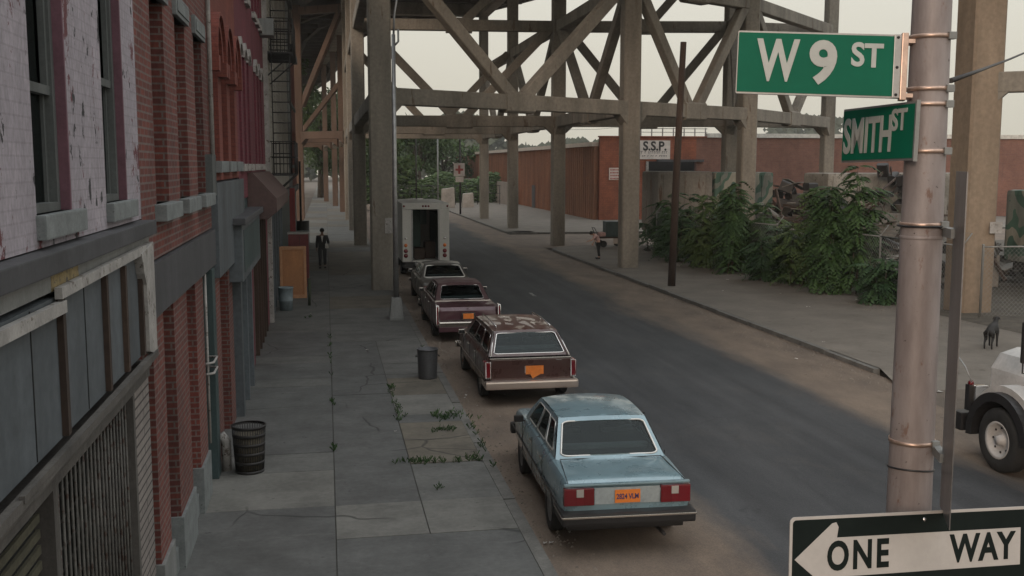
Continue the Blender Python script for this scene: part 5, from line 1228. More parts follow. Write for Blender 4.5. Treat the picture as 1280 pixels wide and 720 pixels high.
for sx in (-1, 1): MB().box((sx * 1.06 - .008, -3.5, 1.75), (sx * 1.06 + .008, -2.12, 2.7)).build('side_window', mt['carglass'], T)
MB().box((-.45, -7.2, .62), (-.3, -.1, .85)).box((.3, -7.2, .62), (.45, -.1, .85)).build('chassis', mt['darkmetal'], T)
MB().box((-1.2, -7.4, 1.05), (1.2, -3.9, 1.2)).build('flatbed', mt['wood_dark'], T, bevel=.02)
MB().box((-1.2, -3.98, 1.2), (1.2, -3.9, 2.2)).build('headboard', m_tr, T)
MB().box((-.9, -3.2, 1.15), (-.6, -2.3, 1.2)).build('seat', mt['seat'], T)
# ---------------------------------------------------------------- street sign pole in the foreground
import mathutils
cp, cy_ = R(6.756), R(10.092)
def ray(px, py):
    f = Vector((math.sin(cy_) * math.cos(cp), math.cos(cy_) * math.cos(cp), -math.sin(cp))); r = Vector((math.cos(cy_), -math.sin(cy_), 0)); u = r.cross(f)
    return f + r * ((px - 640) / 1300) + u * ((360 - py) / 1300)
def atp(px, py, d): return Vector((0, 0, 4.6)) + ray(px, py) * d
m_pole, nt_, b_ = newmat('pinkish_grey_pole_paint')
v_ = mapped(nt_, (1, 1, .22), True)
c_ = ramp2(nt_, noise(nt_, v_, 9, 7, .65), (.175, .145, .14), (.31, .275, .27), .3, .7)
f_ = ramp2(nt_, noise(nt_, mapped(nt_, (1, 1, .45), True), 16, 8, .75), (0, 0, 0), (1, 1, 1), .60, .66); c_ = mixc(nt_, mixf(nt_, f_, .75), c_, (.15, .075, .05))
f_ = ramp2(nt_, noise(nt_, mapped(nt_, (1, 1, 1), True), 38, 4, .7), (0, 0, 0), (1, 1, 1), .68, .70); c_ = mixc(nt_, f_, c_, (.05, .035, .03))
nt_.links.new(c_, b_.inputs['Base Color']); b_.inputs['Roughness'].default_value = .55; b_.inputs['Metallic'].default_value = .15
bump(nt_, b_, noise(nt_, mapped(nt_, (1, 1, 1), True), 90, 4), .25, .004)
pc = atp(1150, 330, 4.12); PXY = (pc.x, pc.y)
pole = empty('sign_pole', (PXY[0], PXY[1], 0), label='thick pinkish grey weathered steel pole in the foreground carrying the street signs', cat='pole')
def prad(z): return .0865 - (z - 3.3) * .0072
MB().lathe([(prad(z_), z_) for z_ in (0, .5, 1.2, 2, 3, 4, 5, 6, 7.2)] + [(.03, 7.26), (.001, 7.27)], 40).build('shaft', m_pole, pole)
MB().lathe([(.26, 0), (.26, .04), (.22, .06), (.15, .35), (.12, .42), (.10, .44)], 24).build('base', m_pole, pole)
m_band2 = M('sunlit_steel_band', (.50, .36, .29), .38, .75, var=.2, scale=20)  # orange glint of the low sun is put into the steel colour
def band(z_, h=.016):
    o = MB().lathe([(prad(z_) + .001, -h / 2), (prad(z_) + .005, -h / 2), (prad(z_) + .005, h / 2), (prad(z_) + .001, h / 2)], 40, (0, 0, z_)).build('clamp_band', m_band2, pole)
    a = R(-55); rr2 = prad(z_) + .008
    MB().box((rr2 * math.cos(a) - .016, rr2 * math.sin(a) - .012, z_ - .014), (rr2 * math.cos(a) + .016, rr2 * math.sin(a) + .012, z_ + .014)).build('band_buckle', mt['galv_dull'], o, bevel=.003)
zy = lambda py: atp(1150, py, 4.05).z
for py in (48, 112, 131, 189, 281, 563): band(zy(py))
for py, t_ in ((600, .012), (283, .0)):
    pts = [(prad(3.4) * 1.04 * math.cos(a), prad(3.4) * 1.04 * math.sin(a), zy(py) + t_ * math.cos(a + 2.2)) for a in [2 * math.pi * k / 24 for k in range(24)]]
    MB().loop(pts, .004, 5).build('wire_tie', mt['blackplastic'], pole)
MB().lathe([(prad(4.4) + .0005, 0), (prad(4.4) + .003, .003), (prad(4.4) + .003, .012), (prad(4.4) + .0005, .015)], 40, (0, 0, zy(300))).build('paint_ridge', m_pole, pole)
m_green = M('green_sign_face', (.003, .105, .060), .6, var=.08, scale=3, spec=.15); m_refl = M('pale_reflective_letter', (.36, .37, .35), .5, var=.08, scale=8); m_alu = M('sign_alloy_edge', (.30, .29, .28), .4, .6, var=.15, scale=8)
m_signback = M('bare_aluminium', (.30, .30, .30), .45, .6, var=.15, scale=6)
def board(name, TL, TR, BL, label):
    """flat sign from three corner points: matrix with x along the top edge, y up, z towards the camera"""
    x = (TR - TL); W = x.length; x.normalize(); y = (TL - BL); H_ = y.length; y = (y - x * y.dot(x)).normalized(); z = x.cross(y)
    c = (TL + TR) / 2 - y * H_ / 2; mtx = Matrix((x.to_4d(), y.to_4d(), z.to_4d(), (0, 0, 0, 1))).transposed(); mtx = Matrix(((x.x, y.x, z.x, c.x), (x.y, y.y, z.y, c.y), (x.z, y.z, z.z, c.z), (0, 0, 0, 1)))
    o = empty(name, label=label, cat='street sign'); o.matrix_world = mtx; return o, W, H_
def plate2d(mb, w, h, r_, z0, z1, ox=0, oy=0):
    return mb.prism([(ox + p[0], oy + p[1]) for p in rrect(-w / 2, -h / 2, w / 2, h / 2, r_)], 'z', z0, z1)
# W 9 ST
d0 = 4.0
s1, W, Hh = board('street_sign', atp(923, 38, d0 + .04), atp(1128, 43.5, d0 - .01), atp(920.5, 116.5, d0 + .04), 'green W 9 ST street name sign at the top of the pole')
plate2d(MB(), W, Hh, .006, -.012, .0).build('blade', m_alu, s1)
plate2d(MB(), W - .007, Hh - .014, .003, .0, .0025).build('green_face', m_green, s1)
px = W / 206.0
def tx(s, cx, cy, size, **k): return text('lettering', s, m_refl, s1, Matrix.Translation(((cx - 1025.5) * px, -(cy - 80) * px, .0035)), size, **k)
tx('W', 974, 79.5, .222, bold=.006, xs=.66); tx('9', 1031, 80.5, .222, bold=.0075, xs=.96); tx('S', 1074, 68, .125, bold=.0035, xs=.90); tx('T', 1094, 69, .125, bold=.0035, xs=.92)
MB().box((W / 2 - .002, -Hh / 2 - .008, -.02), (W / 2 + .022, Hh / 2 + .006, .012)).build('end_bracket', m_band2, s1, bevel=.003)
MB().box((W / 2 - .03, -Hh / 2, .002), (W / 2 - .002, Hh / 2, .007)).build('clamp_strip', m_alu, s1, bevel=.002)
for yy in (-Hh / 2 + .012, -.005, Hh / 2 - .012): MB().lathe([(.006, .007), (.005, .011), (.001, .012)], 10, (W / 2 - .016, yy, 0)).build('bolt', mt['darkmetal'], s1)
MB().box((W / 2 + .02, Hh / 2 - .03, -.05), (W / 2 + .05, Hh / 2 - .015, .0)).box((W / 2 + .02, -Hh / 2 + .005, -.05), (W / 2 + .05, -Hh / 2 + .02, .0)).build('bracket_arm', m_band2, s1)
# SMITH ST
s2, W2, H2 = board('street_sign', atp(1055, 137, 4.42), atp(1146, 126, 3.95), atp(1055, 203, 4.42), 'green SMITH ST street name sign turned away, below the W 9 ST sign')
plate2d(MB(), W2, H2, .006, -.012, 0).build('blade', m_alu, s2); plate2d(MB(), W2 - .012, H2 - .018, .003, 0, .0025).build('green_face', m_green, s2)
def t2(s, fx, fy, size, **k): return text('lettering', s, m_refl, s2, Matrix.Translation(((fx - .5) * W2, (fy - .5) * H2, .0035)), size, **k)
t2('SMITH', .375, .45, .20, bold=.0045, xs=.60, spacing=1.0); t2('ST', .80, .69, .115, bold=.003, xs=.80)
MB().box((W2 / 2 - .002, -H2 / 2 - .004, -.014), (W2 / 2 + .006, H2 / 2 + .004, .004)).build('end_bracket', m_alu, s2)
# ONE WAY
s3, W3, H3 = board('street_sign', atp(988, 647, 3.74), atp(1290, 632.5, 4.08), atp(988, 753, 3.74), 'black and white ONE WAY arrow sign at the bottom right, arrow to the left')
m_sw_ = M('white_sign_face', (.39, .365, .345), .5, var=.08, scale=5); m_bk = M('black_sign_face', (.008, .012, .011), .6, var=.2, spec=.12)
plate2d(MB(), W3, H3, .02, -.004, 0).build('blade', m_sw_, s3); plate2d(MB(), W3 - .022, H3 - .022, .014, 0, .0012).build('black_face', m_bk, s3)
a_ = MB(); hw_ = W3 / 2
xt, xh, xe = -hw_ + .020, -hw_ + .205, hw_ - .056; hs, hh = .072, .128
ar = [(xt, 0), (xh - .03, hh * .97), (xh - .012, hh), (xh - .002, hh * .86), (xh - .008, hs), (xe, hs), (xe, -hs), (xh - .008, -hs), (xh - .002, -hh * .86), (xh - .012, -hh), (xh - .03, -hh * .97)]
a_.prism(ar, 'z', .0012, .0024).build('arrow', m_sw_, s3)
text('lettering', 'ONE', m_bk, s3, Matrix.Translation((xh + .085, .0, .003)), .145, bold=.0045, xs=.80, ext=.0006, spacing=1.22)
text('lettering', 'WAY', m_bk, s3, Matrix.Translation((xe - .182, .0, .003)), .145, bold=.0045, xs=.88, ext=.0006, spacing=1.05)
MB().lathe([(.008, .0012), (.007, .006), (.001, .007)], 10, (-.005 + .04, H3 / 2 - .03, 0)).build('bolt', mt['chrome'], s3)
MB().box((-.02 + .04, -.04, -.11), (.02 + .04, .04, -.004)).build('bracket', mt['galv_dull'], s3)
# edge-on plate right of the pole
s4 = empty('street_sign', label='bare metal sign plate seen almost edge on, right of the pole', cat='street sign')
t0, t1, b1 = atp(1196, 214, 3.93), atp(1210, 212, 3.58), atp(1181, 664, 3.93)
z_up = Vector((0, 0, 1)); xd = (t1 - t0); xd.z = 0; nn = xd.cross(z_up).normalized() * .002; hgt = 1.305
b0 = t0 - Vector((0, 0, hgt)); q0 = t1 - Vector((0, 0, hgt - .02))
MB().add([t0 - nn, t0 + xd - nn, q0 - nn, b0 - nn, t0 + nn, t0 + xd + nn, q0 + nn, b0 + nn], [(0, 1, 2, 3), (7, 6, 5, 4), (0, 4, 5, 1), (1, 5, 6, 2), (2, 6, 7, 3), (3, 7, 4, 0)]).build('blade', M('scratched_alloy', (.17, .17, .175), .35, .7, var=.35, scale=7, streak=True, spots=((.08, .08, .09), .64)), s4)
for py in (283, 563):
    z_ = zy(py) - .02
    MB().beam((PXY[0] + .08, PXY[1] - .02, z_), tuple((t0 + xd * .15).xy) + (z_,), .03, .035).build('bracket', mt['galv_dull'], s4)
MB().tube([(PXY[0] + .09, PXY[1], 4.62), (PXY[0] + .115, PXY[1] - .01, 4.5), (PXY[0] + .11, PXY[1], 4.38), (PXY[0] + .09, PXY[1], 4.30)], .006, 6).build('cable_loop', mt['blackplastic'], pole)
cbl = MB().tube([tuple(atp(1188, 101, 4.1)), tuple(atp(1225, 88, 7)), tuple(atp(1262, 74, 11)), tuple(atp(1330, 45, 20)), tuple(atp(1500, -30, 40))], .011, 6).build('span_wire', mt['darkmetal']); tag(cbl, 'dark span wire running from the pole off to the right', 'cable')

# ---------------------------------------------------------------- poles
lp = empty('street_lamp', (1.99, 30.9, 0), label='slender grey street lamp with curved arm beside the nearest left column', cat='street lamp')
MB().prism([(-.21, -.21), (.21, -.21), (.21, .21), (-.21, .21)], 'z', 0, .1).add([(-.2, -.2, .1), (.2, -.2, .1), (.2, .2, .1), (-.2, .2, .1), (-.14, -.14, .68), (.14, -.14, .68), (.14, .14, .68), (-.14, .14, .68)], [(0, 1, 5, 4), (1, 2, 6, 5), (2, 3, 7, 6), (3, 0, 4, 7), (4, 5, 6, 7)]).build('base', mt['galv_dull'], lp, bevel=.012)
MB().tube([(0, 0, .66), (0, 0, 4), (.02, 0, 8.35)], [.085, .07, .055], 12).build('shaft', mt['galv'], lp)
MB().tube([(.02, 0, 8.2), (.05, 0, 8.9), (.16, 0, 9.5), (.42, 0, 10.05), (.85, .0, 10.35), (1.8, 0, 10.5)], .032, 8).build('arm', mt['galv'], lp)
MB().tube([(.06, 0, 8.05), (.16, 0, 8.15), (.16, 0, 8.5)], .03, 8).build('bracket', mt['galv_dull'], lp)
MB().box((1.7, -.13, 10.42), (2.35, .13, 10.56)).build('lamp_head', mt['galv_dull'], lp, bevel=.05)
tp = MB().tube([(0, 0, -.1), (.13, 0, 4.6), (.30, .0, 9.15)], [.15, .135, .115], 12).build('timber_pole', mt['wood_dark'], loc=(12.95, 37.9, 0)); tag(tp, 'bare leaning dark timber pole on the right sidewalk', 'pole')
def steelpole(x, y_, h_, r_, name, lb, mat=mt['darkmetal']):
    o = MB().tube([(0, 0, -.1), (0, 0, h_)], r_, 8).build(name, mat, loc=(x, y_, 0)); return tag(o, lb, 'pole')
steelpole(8.9 - 2.2, 88, 7.6, .07, 'steel_pole', 'thin dark pole above the white van, left one of two').location = (6.9 + 1.6, 100, 0)
steelpole(12.9, 100 + 22, 8.0, .09, 'steel_pole', 'pale thin pole between the concrete blocks far up the road', mt['galv_dull'])
steelpole(-1.45, 60.5, 4.8, .06, 'steel_pole', 'short dark pole on the left sidewalk near the far end of the row')
ns = empty('road_sign', (12.35, 97, 0), label='white road sign with a red cross mark on a dark post far up the road', cat='road sign')
MB().tube([(0, 0, -.1), (0, 0, 8.5)], .09, 8).build('post', mt['darkmetal'], ns)
MB().box((-.62, -.12, 3.55), (.42, -.09, 4.75)).box((-.45, -.12, 3.0), (.30, -.09, 3.5)).build('board', M('weathered_white_sign', (.33, .30, .28), .8, var=.25, scale=2), ns)
MB().beam((-.45, -.13, 4.15), (.28, -.13, 4.15), .02, .2).beam((-.1, -.13, 3.75), (-.1, -.13, 4.55), .2, .022).build('red_mark', M('faded_red', (.22, .04, .04), .8), ns)
# overhead wires
ow = MB()
for k in range(3):
    p0, p1 = Vector((12.4, 97, 8.3 - k * .3)), Vector((34, 80, 9.2 - k * .3)); ow.tube([p0, (p0 + p1) / 2 - Vector((0, 0, .5)), p1], .012, 4)
tag(ow.build('overhead_wires', mt['darkmetal']), 'thin overhead wires strung from the far road sign post to the works', 'wires')

# ---------------------------------------------------------------- bins, crates
def wire_bin():
    t = empty('litter_bin', (-1.22, 15.75, .0), label='dark rusty perforated basket bin standing by the house wall at left', cat='bin')
    b = MB()
    for k in range(40):
        a = 2 * math.pi * k / 40; b.tube([(.205 * math.cos(a), .205 * math.sin(a), .02), (.245 * math.cos(a), .245 * math.sin(a), .70)], .006, 4)
    for z_ in (.02, .16, .30, .44, .58, .70):
        r_ = .205 + .04 * z_ / .7; b.lathe([(r_ - .004, z_ - .022), (r_ + .008, z_ - .022), (r_ + .008, z_ + .022), (r_ - .004, z_ + .022)], 32)
    b.build('basket', mt['darkmetal'], t)
    MB().lathe([(.001, .03), (.19, .03), (.225, .60), (.001, .52)], 24).build('liner', M('grubby_liner', (.085, .07, .048), .9, var=.4, scale=8, spots=((.03, .028, .025), .55)), t)
    MB().lathe([(.24, .68), (.26, .70), (.26, .72), (.235, .72)], 32).build('rim', mt['darkmetal'], t)
    return t
wire_bin()
g_ = empty('litter_bin', (2.09, 22.2, 0), label='plain grey metal dustbin without lid standing alone near the kerb', cat='bin')
mb = MB(); pr = []
for k in range(25): pr.append((.20 + .02 * k / 24 + (.004 if k % 2 else 0), .02 + .60 * k / 24))
mb.lathe([(.001, .0), (.20, .0)] + pr + [(.235, .63), (.235, .65), (.212, .65), (.19, .04), (.001, .04)], 36).build('drum', M('grey_bin_zinc', (.10, .10, .105), .55, .5, var=.25, scale=3, streak=True), g_)
for s_ in (-1, 1): mb = MB().tube([(s_ * .22, -.07, .50), (s_ * .26, -.05, .48), (s_ * .26, .05, .48), (s_ * .22, .07, .50)], .008, 6); mb.build('handle', mt['darkmetal'], g_)
bk = empty('bucket', (-1.33, 33.6, 0), label='small pale blue grey metal bucket drum at the foot of the plywood board', cat='bucket')
MB().lathe([(.001, 0), (.20, 0), (.215, .3), (.225, .31), (.215, .33), (.23, .70), (.245, .71), (.24, .74), (.22, .74), (.19, .05), (.001, .05)], 24).build('drum', M('pale_blue_drum', (.20, .24, .26), .6, .2, var=.25, scale=5), bk)
cr = empty('crate', (-1.18, 36.6, 0), label='tall upright plywood crate standing against the left shop fronts', cat='crate')
MB().box((-.42, 0, .03), (.42, .7, 1.76)).build('panel', mt['plywood'], cr, bevel=.01)
MB().box((-.45, -.03, 0), (-.36, .0, 1.8)).box((.36, -.03, 0), (.45, 0, 1.8)).box((-.36, -.03, 1.69), (.36, 0, 1.8)).box((-.36, -.03, .0), (.36, 0, .12)).build('frame', M('pale_plywood', (.42, .22, .12), .8, var=.2, scale=3), cr)
rc = empty('cabinet', (-1.0, 40.0, 0), label='dark red metal cabinet just behind the plywood crate', cat='cabinet')
MB().box((-.45, 0, .0), (.30, .8, 2.0)).build('body', M('dark_red_metal', (.12, .02, .022), .5, var=.25, scale=4), rc, bevel=.02); MB().box((-.48, -.03, 2.0), (.33, .83, 2.05)).build('top', m_whitetrim, rc)
MB().box((-.03, -.012, .1), (-.02, .0, 1.9)).box((.06, -.03, 1.0), (.09, -.0, 1.15)).build('door_gap', mt['darkmetal'], rc)
rp = MB().box((-.12, -.1, 0), (.12, .1, 3.6)).build('red_post', m_reddoor, loc=(-1.45, 46, 0), bevel=.02); tag(rp, 'red painted square post beside the house fronts beyond the cabinet', 'post')
for i, (x, y_, h_, m_, lb) in enumerate(((-1.3, 55, 1.2, m_teal, 'dark teal drum on the far left sidewalk'), (-1.4, 63, 1.3, mt['darkmetal'], 'black drum on the far left sidewalk, beyond the teal one'))):
    o = MB().lathe([(.001, 0), (.36, 0), (.37, h_ * .5), (.39, h_ * .52), (.37, h_ * .54), (.38, h_), (.001, h_)], 20).build('drum', m_, loc=(x, y_, 0)); tag(o, lb, 'drum')
hy = MB().tube([(0, 0, 0), (.02, 0, .45), (0, 0, .9)], .05, 8).build('bollard', M('mossy_post', (.05, .06, .04), .9), loc=(-.62, 34.6, 0)); tag(hy, 'short mossy green stub post on the sidewalk near the bucket', 'bollard')

# weeds in the joints, papers
wd = MB(); rw = random.Random(12)
for (cx, cy, sx, sy, n) in ((1.35, 15.8, .35, .08, 60), (1.8, 15.7, .3, .07, 40), (2.25, 15.85, .15, .2, 25), (2.1, 18.6, .28, .28, 110), (1.95, 17.6, .3, .10, 50), (1.25, 19.3, .06, .8, 50), (1.22, 21.3, .05, .6, 35), (0.03, 16.7, .03, .12, 18), (0.03, 20.2, .03, .3, 18),
                             (2.45, 17.1, .05, 1.2, 40), (2.3, 24.5, .1, 1.5, 30), (-.6, 31.8, .1, .1, 12), (1.5, 14.4, .1, .05, 10), (.03, 26, .03, 2.5, 25)):
    for k in range(max(2, n // 3)):
        x, y_ = rw.gauss(cx, sx * .6), rw.gauss(cy, sy * .6)
        for j in range(7):
            a = rw.uniform(0, 6.28); L = rw.uniform(.005, .06); h_ = rw.uniform(.03, .11); w_ = .004; e = Vector((math.cos(a), math.sin(a), 0)); s_ = Vector((-e.y, e.x, 0)) * w_; o = Vector((x, y_, 0))
            wd.add([o - s_, o + s_, o + e * L + Vector((0, 0, h_)) + s_ * .6, o + e * L * 1.25 + Vector((0, 0, h_ * .8))], [(0, 1, 2, 3)])
tag(wd.build('weeds', mt['leafA'], fixn=False), 'low weeds sprouting from the pavement joints near the kerb', 'weeds', kind='stuff')
rl = random.Random(31); pap = M('dirty_paper', (.40, .38, .35), .9)
spots_ = [(rl.uniform(2.6, 3.2), rl.uniform(10.8, 24)) for _ in range(6)] + [(rl.uniform(17.6, 18.6), rl.uniform(29, 46)) for _ in range(12)] + [(rl.uniform(11, 16), rl.uniform(15, 40)) for _ in range(10)] + [(rl.uniform(-1.2, 2.2), rl.uniform(16, 34)) for _ in range(3)]
for i, (x, y_) in enumerate(spots_):
    s_ = rl.uniform(.03, .06) * (.6 if i < 6 or i > 27 else 1.3); z_ = (.012 if (x < 2.5 or x > 12.4) and not (x > 12 and y_ < 21.6) else RZ + .016)
    o = MB().add([(-s_, -s_ * .6, 0), (s_ * .2, -s_ * .8, .02), (s_, -s_ * .3, 0), (s_ * .9, s_ * .7, .018), (0, s_ * .5, .004), (-s_ * .8, s_ * .8, .022)], [(0, 1, 4, 5), (1, 2, 3, 4)]).build('litter', pap, loc=(x, y_, z_)); o.rotation_euler = (0, 0, rl.uniform(0, 6))
    place = 'on the road by the left kerb' if i < 6 else 'at the foot of the weeds along the fence' if i < 18 else 'on the right pavement or dusty road edge' if i < 28 else 'on the left sidewalk slabs'
    tag(o, 'scrap of crumpled pale paper lying ' + place, 'litter', 'paper scraps ' + place)

# ---------------------------------------------------------------- people and dog
def skin(name, chains, mat, par=None, sub=2):
    """chains: list of polylines [(x,y,z,r),...]; points closer than 1 mm are merged into one joint"""
    vs, es, rs_ = [], [], []
    def idx(p):
        for i, q in enumerate(vs):
            if (Vector(q) - Vector(p[:3])).length < 1e-3: return i
        vs.append(p[:3]); rs_.append(p[3]); return len(vs) - 1
    for ch in chains:
        ids = [idx(p) for p in ch]; es += [(a, b) for a, b in zip(ids, ids[1:]) if a != b]
    me = bpy.data.meshes.new(name); me.from_pydata(vs, es, []); me.skin_vertices.new() if hasattr(me.skin_vertices, 'new') and not len(me.skin_vertices) else None
    o = bpy.data.objects.new(name, me); C.objects.link(o); md = o.modifiers.new('s', 'SKIN'); md.use_smooth_shade = True
    if not len(me.skin_vertices):
        bm = bmesh.new(); bm.from_mesh(me); bm.verts.layers.skin.verify(); bm.to_mesh(me); bm.free()
    lay = me.skin_vertices[0].data
    for i, r_ in enumerate(rs_):
        rr2 = r_ if isinstance(r_, tuple) else (r_, r_); lay[i].radius = rr2; lay[i].use_root = (i == 0)
    sb = o.modifiers.new('d', 'SUBSURF'); sb.levels = sub; sb.render_levels = sub
    apply_mods(o); o.data.materials.clear(); o.data.materials.append(mat); o.data.polygons.foreach_set('use_smooth', [True] * len(o.data.polygons))
    if par is not None: o.parent = par
    return o
def hand(sx, w, d, back):
    """five finger chains from a wrist point w along direction d"""
    w, d, b = Vector(w), Vector(d).normalized(), Vector(back).normalized(); s_ = d.cross(b).normalized(); palm = w + d * .05; out = [[(*w, .026), (*palm, (.035))]]
    for k, L in enumerate((.072, .08, .074, .058)):
        o = palm + s_ * ((k - 1.5) * .020) + d * .03; m_ = o + d * L * .5 - b * .012; out.append([(*palm, .035), (*o, .011), (*m_, .009), (*(m_ + d * L * .35 - b * .03), .008)])
    o = w + d * .03 + s_ * -.035; out.append([(*w, .026), (*o, .012), (*(o + d * .04 - s_ * .012 - b * .015), .010)]); return out
m_suit = M('dark_suit', (.018, .016, .018), .85, var=.2); m_trou = M('dark_trousers', (.022, .022, .025), .85, var=.2); m_hair = M('black_hair', (.01, .009, .008), .8); m_shirt = M('white_shirt', (.5, .48, .45), .8)
def head_bits(t, hx, hy, hz, face_dir, hairmat, skinm):
    f = Vector(face_dir).normalized(); s_ = Vector((-f.y, f.x, 0)); c = Vector((hx, hy, hz))
    q = MB()
    for k in (-1, 1): q.lathe([(.001, -.012), (.011, -.006), (.012, 0), (.011, .006), (.001, .012)], 10, tuple(c + f * .083 + s_ * k * .032 + Vector((0, 0, .01))))
    q.build('eyes', mt['blackplastic'], t)
    MB().lathe([(.001, .135), (.05, .125), (.085, .09), (.103, .04), (.104, -.0), (.09, -.03), (.001, -.03)], 18, tuple(c - f * .018 + Vector((0, 0, .005)))).build('hair', hairmat, t)
mn = empty('person', (-.22, 47.2, 0), label='man in a dark suit and white shirt walking towards us on the left sidewalk', cat='person')
F_ = -1      # faces -y
pel = (0, 0, .98, (.13, .10)); ch = [(*pel[:3], (.13, .10)), (0, .0, 1.12, (.125, .095)), (0, 0, 1.30, (.15, .105)), (0, 0, 1.43, (.13, .085)), (0, -.005, 1.52, .055), (0, -.02, 1.58, .06), (0, -.03, 1.67, (.075, .092)), (0, -.02, 1.745, (.06, .075))]
Lh = hand(-1, (-.25, -.06, .86), (0, -.1, -1), (-1, 0, 0)); Rh = hand(1, (.22, -.26, 1.02), (-.3, -.8, -.1), (0, 0, 1))
body = [ch, [ch[3], (-.19, 0, 1.42, .06), (-.225, .02, 1.16, .047), (-.25, -.06, .86, .026)], [ch[3], (.19, 0, 1.42, .06), (.27, .03, 1.15, .047), (.22, -.26, 1.02, .026)],
        [ch[0], (-.10, 0, .90, .09), (-.105, -.10, .50, .062), (-.11, .02, .09, .04), (-.115, -.12, .035, .035)], [ch[0], (.10, 0, .90, .09), (.10, .06, .50, .062), (.105, .17, .10, .04), (.11, .06, .035, .035)]] + Lh + Rh
skin('body', body, mt['skin'], mn)
jk = [(0, 0, .84, (.19, .14)), (0, 0, .98, (.185, .135)), (0, 0, 1.12, (.18, .13)), (0, 0, 1.30, (.205, .135)), (0, 0, 1.44, (.165, .10)), (0, -.0, 1.48, .075)]
skin('jacket', [jk, [jk[4], (-.20, 0, 1.42, .078), (-.23, .02, 1.16, .068), (-.25, -.05, .90, .05)], [jk[4], (.20, 0, 1.42, .078), (.275, .03, 1.15, .064), (.235, -.22, 1.03, .048)]], m_suit, mn)
skin('trousers', [[(0, 0, .98, (.145, .115)), (-.10, 0, .88, .105), (-.105, -.10, .50, .08), (-.11, .01, .10, .065)], [(0, 0, .98, (.145, .115)), (.10, 0, .88, .105), (.10, .06, .50, .08), (.105, .16, .12, .065)]], m_trou, mn)
MB().prism([(-.055, 1.46), (.055, 1.46), (.0, 1.16)], 'y', -.155, -.125).build('shirt_front', m_shirt, mn)
for x_, y_, z_ in ((-.115, -.13, 0), (.11, .05, 0)): MB().box((x_ - .05, y_ - .12, 0), (x_ + .05, y_ + .15, .085)).build('shoe', mt['blackplastic'], mn, bevel=.03)
head_bits(mn, 0, -.03, 1.665, (0, -1, 0), m_hair, mt['skin'])
pp = MB().box((-.07, -.03, -.10), (.07, 0, .10)).build('folded_paper', m_shirt, loc=(-.22 + .20, 47.2 - .36, 1.02), bevel=.004); tag(pp, 'folded white paper held by the walking man in the suit', 'paper')

# person stooping by the column, arm out to the left
m_pink = M('pale_pink_shirt', (.42, .27, .25), .85, var=.15, scale=6); kd = empty('person', (13.15, 49.6, 0), label='person in pale pink top bending forward left beside the column, dark trousers', cat='person')
ch = [(0, 0, .82, (.12, .10)), (-.03, 0, .95, (.12, .10)), (-.10, 0, 1.08, (.13, .10)), (-.19, 0, 1.17, (.11, .08)), (-.25, 0, 1.20, .05), (-.30, 0, 1.23, .055), (-.37, 0, 1.24, (.085, .075)), (-.44, 0, 1.23, (.065, .06))]
body = [ch, [ch[3], (-.22, -.15, 1.10, .055), (-.36, -.20, .95, .042), (-.52, -.22, .90, .024)], [ch[3], (-.16, .16, 1.12, .055), (-.1, .25, .92, .042), (-.2, .24, .75, .024)],
        [ch[0], (.0, -.09, .74, .085), (-.02, -.09, .42, .06), (.03, -.09, .08, .038), (-.09, -.09, .035, .033)], [ch[0], (.0, .09, .74, .085), (.03, .09, .42, .06), (.06, .09, .08, .038), (-.06, .09, .035, .033)]] + hand(1, (-.52, -.22, .90), (-1, 0, -.2), (0, 0, 1)) + hand(1, (-.2, .24, .75), (-.4, 0, -1), (0, 1, 0))
skin('body', body, mt['skin_light'], kd)
tk = [(0.01, 0, .84, (.14, .12)), (-.03, 0, .95, (.145, .12)), (-.10, 0, 1.08, (.155, .12)), (-.19, 0, 1.17, (.13, .09)), (-.22, 0, 1.19, .07)]
skin('shirt', [tk, [tk[3], (-.22, -.15, 1.10, .072), (-.33, -.19, .98, .058)], [tk[3], (-.16, .16, 1.12, .072), (-.11, .23, .97, .058)]], m_pink, kd)
skin('trousers', [[(0, 0, .82, (.135, .115)), (0, -.09, .74, .10), (-.02, -.09, .42, .078), (.03, -.09, .10, .06)], [(0, 0, .82, (.135, .115)), (0, .09, .74, .10), (.03, .09, .42, .078), (.06, .09, .10, .06)]], m_trou, kd)
MB().lathe([(.001, .10), (.06, .09), (.095, .04), (.10, -.01), (.085, -.05), (.001, -.05)], 16, (-.36, 0, 1.27)).build('hair', m_hair, kd)
MB().lathe([(.001, -.01), (.01, 0), (.001, .01)], 8, (-.45, -.03, 1.22)).lathe([(.001, -.01), (.01, 0), (.001, .01)], 8, (-.45, .03, 1.22)).build('eyes', mt['blackplastic'], kd)
for y_, x_ in ((-.09, -.03), (.09, .0)): MB().box((x_ - .13, y_ - .045, 0), (x_ + .1, y_ + .045, .08)).build('shoe', mt['blackplastic'], kd, bevel=.03)
# dark hand cart with bundles behind the person, half hidden by the column
ct = empty('handcart', (15.75, 56.8, RZ + .12), label='dark loaded hand cart half hidden behind the column beside the stooping person', cat='cart')
MB().box((-.75, -.4, .50), (.75, .4, .58)).build('platform', mt['wood_dark'], ct)
MB().box((-.35, -.38, .58), (.62, .38, 1.45)).build('dark_box', m_teal, ct, bevel=.05); MB().box((-.74, -.42, .6), (-.36, .1, .85)).build('pale_bundle', m_pink, ct, bevel=.1); MB().box((.05, -.45, .2), (.55, -.42, .5)).build('pale_panel', mt['lens_white'], ct)
for sx in (-1, 1):
    for sy in (-1, 1): MB().lathe([(.001, -.03), (.14, -.03), (.19, -.02), (.19, .02), (.14, .03), (.001, .03)], 16, (sx * .5, sy * .42, .19), 'y').build('wheel', mt['rubber'], ct)
MB().tube([(-.75, -.3, .55), (-1.0, -.3, 1.1), (-1.0, .3, 1.1), (-.75, .3, .55)], .02, 6).build('handle', mt['darkmetal'], ct)

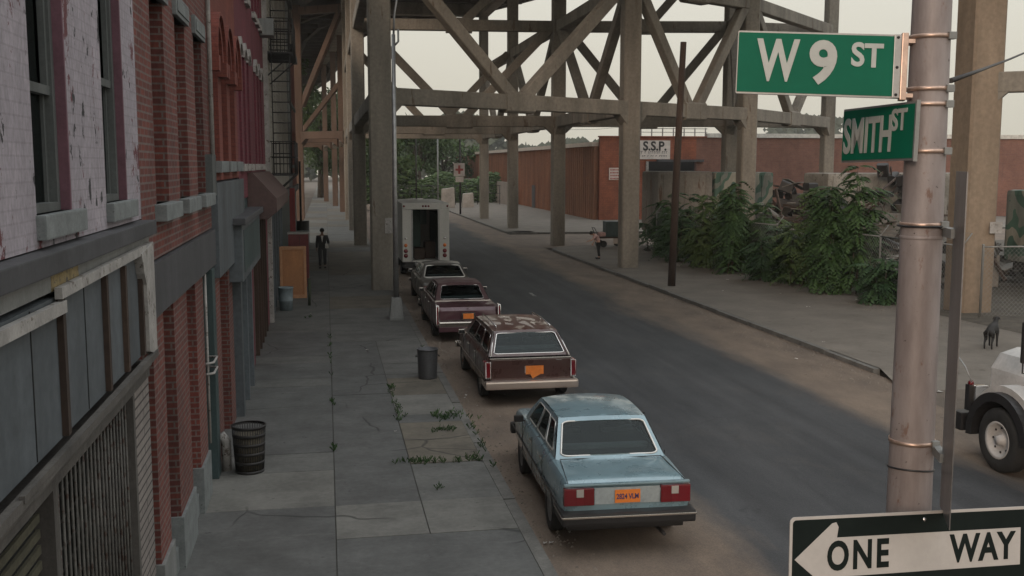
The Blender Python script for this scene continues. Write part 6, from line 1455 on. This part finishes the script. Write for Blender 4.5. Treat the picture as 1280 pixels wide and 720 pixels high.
# black dog standing on the dusty pavement, facing away to the right
m_dog = M('black_fur', (.010, .009, .009), .75, var=.3, scale=20)
dg_ = empty('dog', (16.45, 23.4, 0), rz=R(-47), label='black dog standing on the dusty ground at the right', cat='dog')
sp = [(0, -.27, .50, (.10, .115)), (0, -.12, .50, (.105, .115)), (0, .08, .49, (.12, .14)), (0, .25, .51, (.125, .16)), (0, .36, .57, (.075, .09)), (0, .44, .66, (.058, .07)), (0, .50, .71, (.062, .065)), (0, .58, .69, (.045, .045)), (0, .66, .665, (.028, .028))]
legs = []
for sx in (-1, 1):
    legs.append([sp[3], (sx * .085, .25, .40, .055), (sx * .088, .23, .26, .032), (sx * .088, .25, .12, .024), (sx * .088, .25, .035, .024), (sx * .088, .29, .022, .022)])
    legs.append([sp[0], (sx * .08, -.25, .42, .07), (sx * .085, -.19, .28, .04), (sx * .085, -.31, .17, .024), (sx * .085, -.29, .035, .022), (sx * .085, -.25, .022, .022)])
tail = [[sp[0], (0, -.35, .50, .024), (0, -.43, .38, .018), (0, -.45, .26, .010)]]
skin('body', [sp] + legs + tail, m_dog, dg_)
for sx in (-1, 1): q = MB(); q.add([(sx * .045, .47, .76), (sx * .075, .50, .72), (sx * .095, .48, .66), (sx * .06, .455, .70)], [(0, 1, 2, 3)]).add([(sx * .05, .46, .76), (sx * .08, .49, .72), (sx * .10, .47, .66), (sx * .065, .445, .70)], [(0, 3, 2, 1)]); q.build('ear', m_dog, dg_)

# ---------------------------------------------------------------- thin summer haze
hz = bpy.data.materials.new('haze'); hz.use_nodes = True; hn = hz.node_tree; hn.nodes.clear()
ho = hn.nodes.new('ShaderNodeOutputMaterial'); hv = hn.nodes.new('ShaderNodeVolumePrincipled')
hv.inputs['Color'].default_value = (.86, .86, .84, 1); hv.inputs['Density'].default_value = HAZE; hv.inputs['Anisotropy'].default_value = .2
hn.links.new(hv.outputs[0], ho.inputs['Volume'])
tag(MB().box((-255, -125, -1.3), (355, 425, 26)).build('haze', hz), kind='stuff')
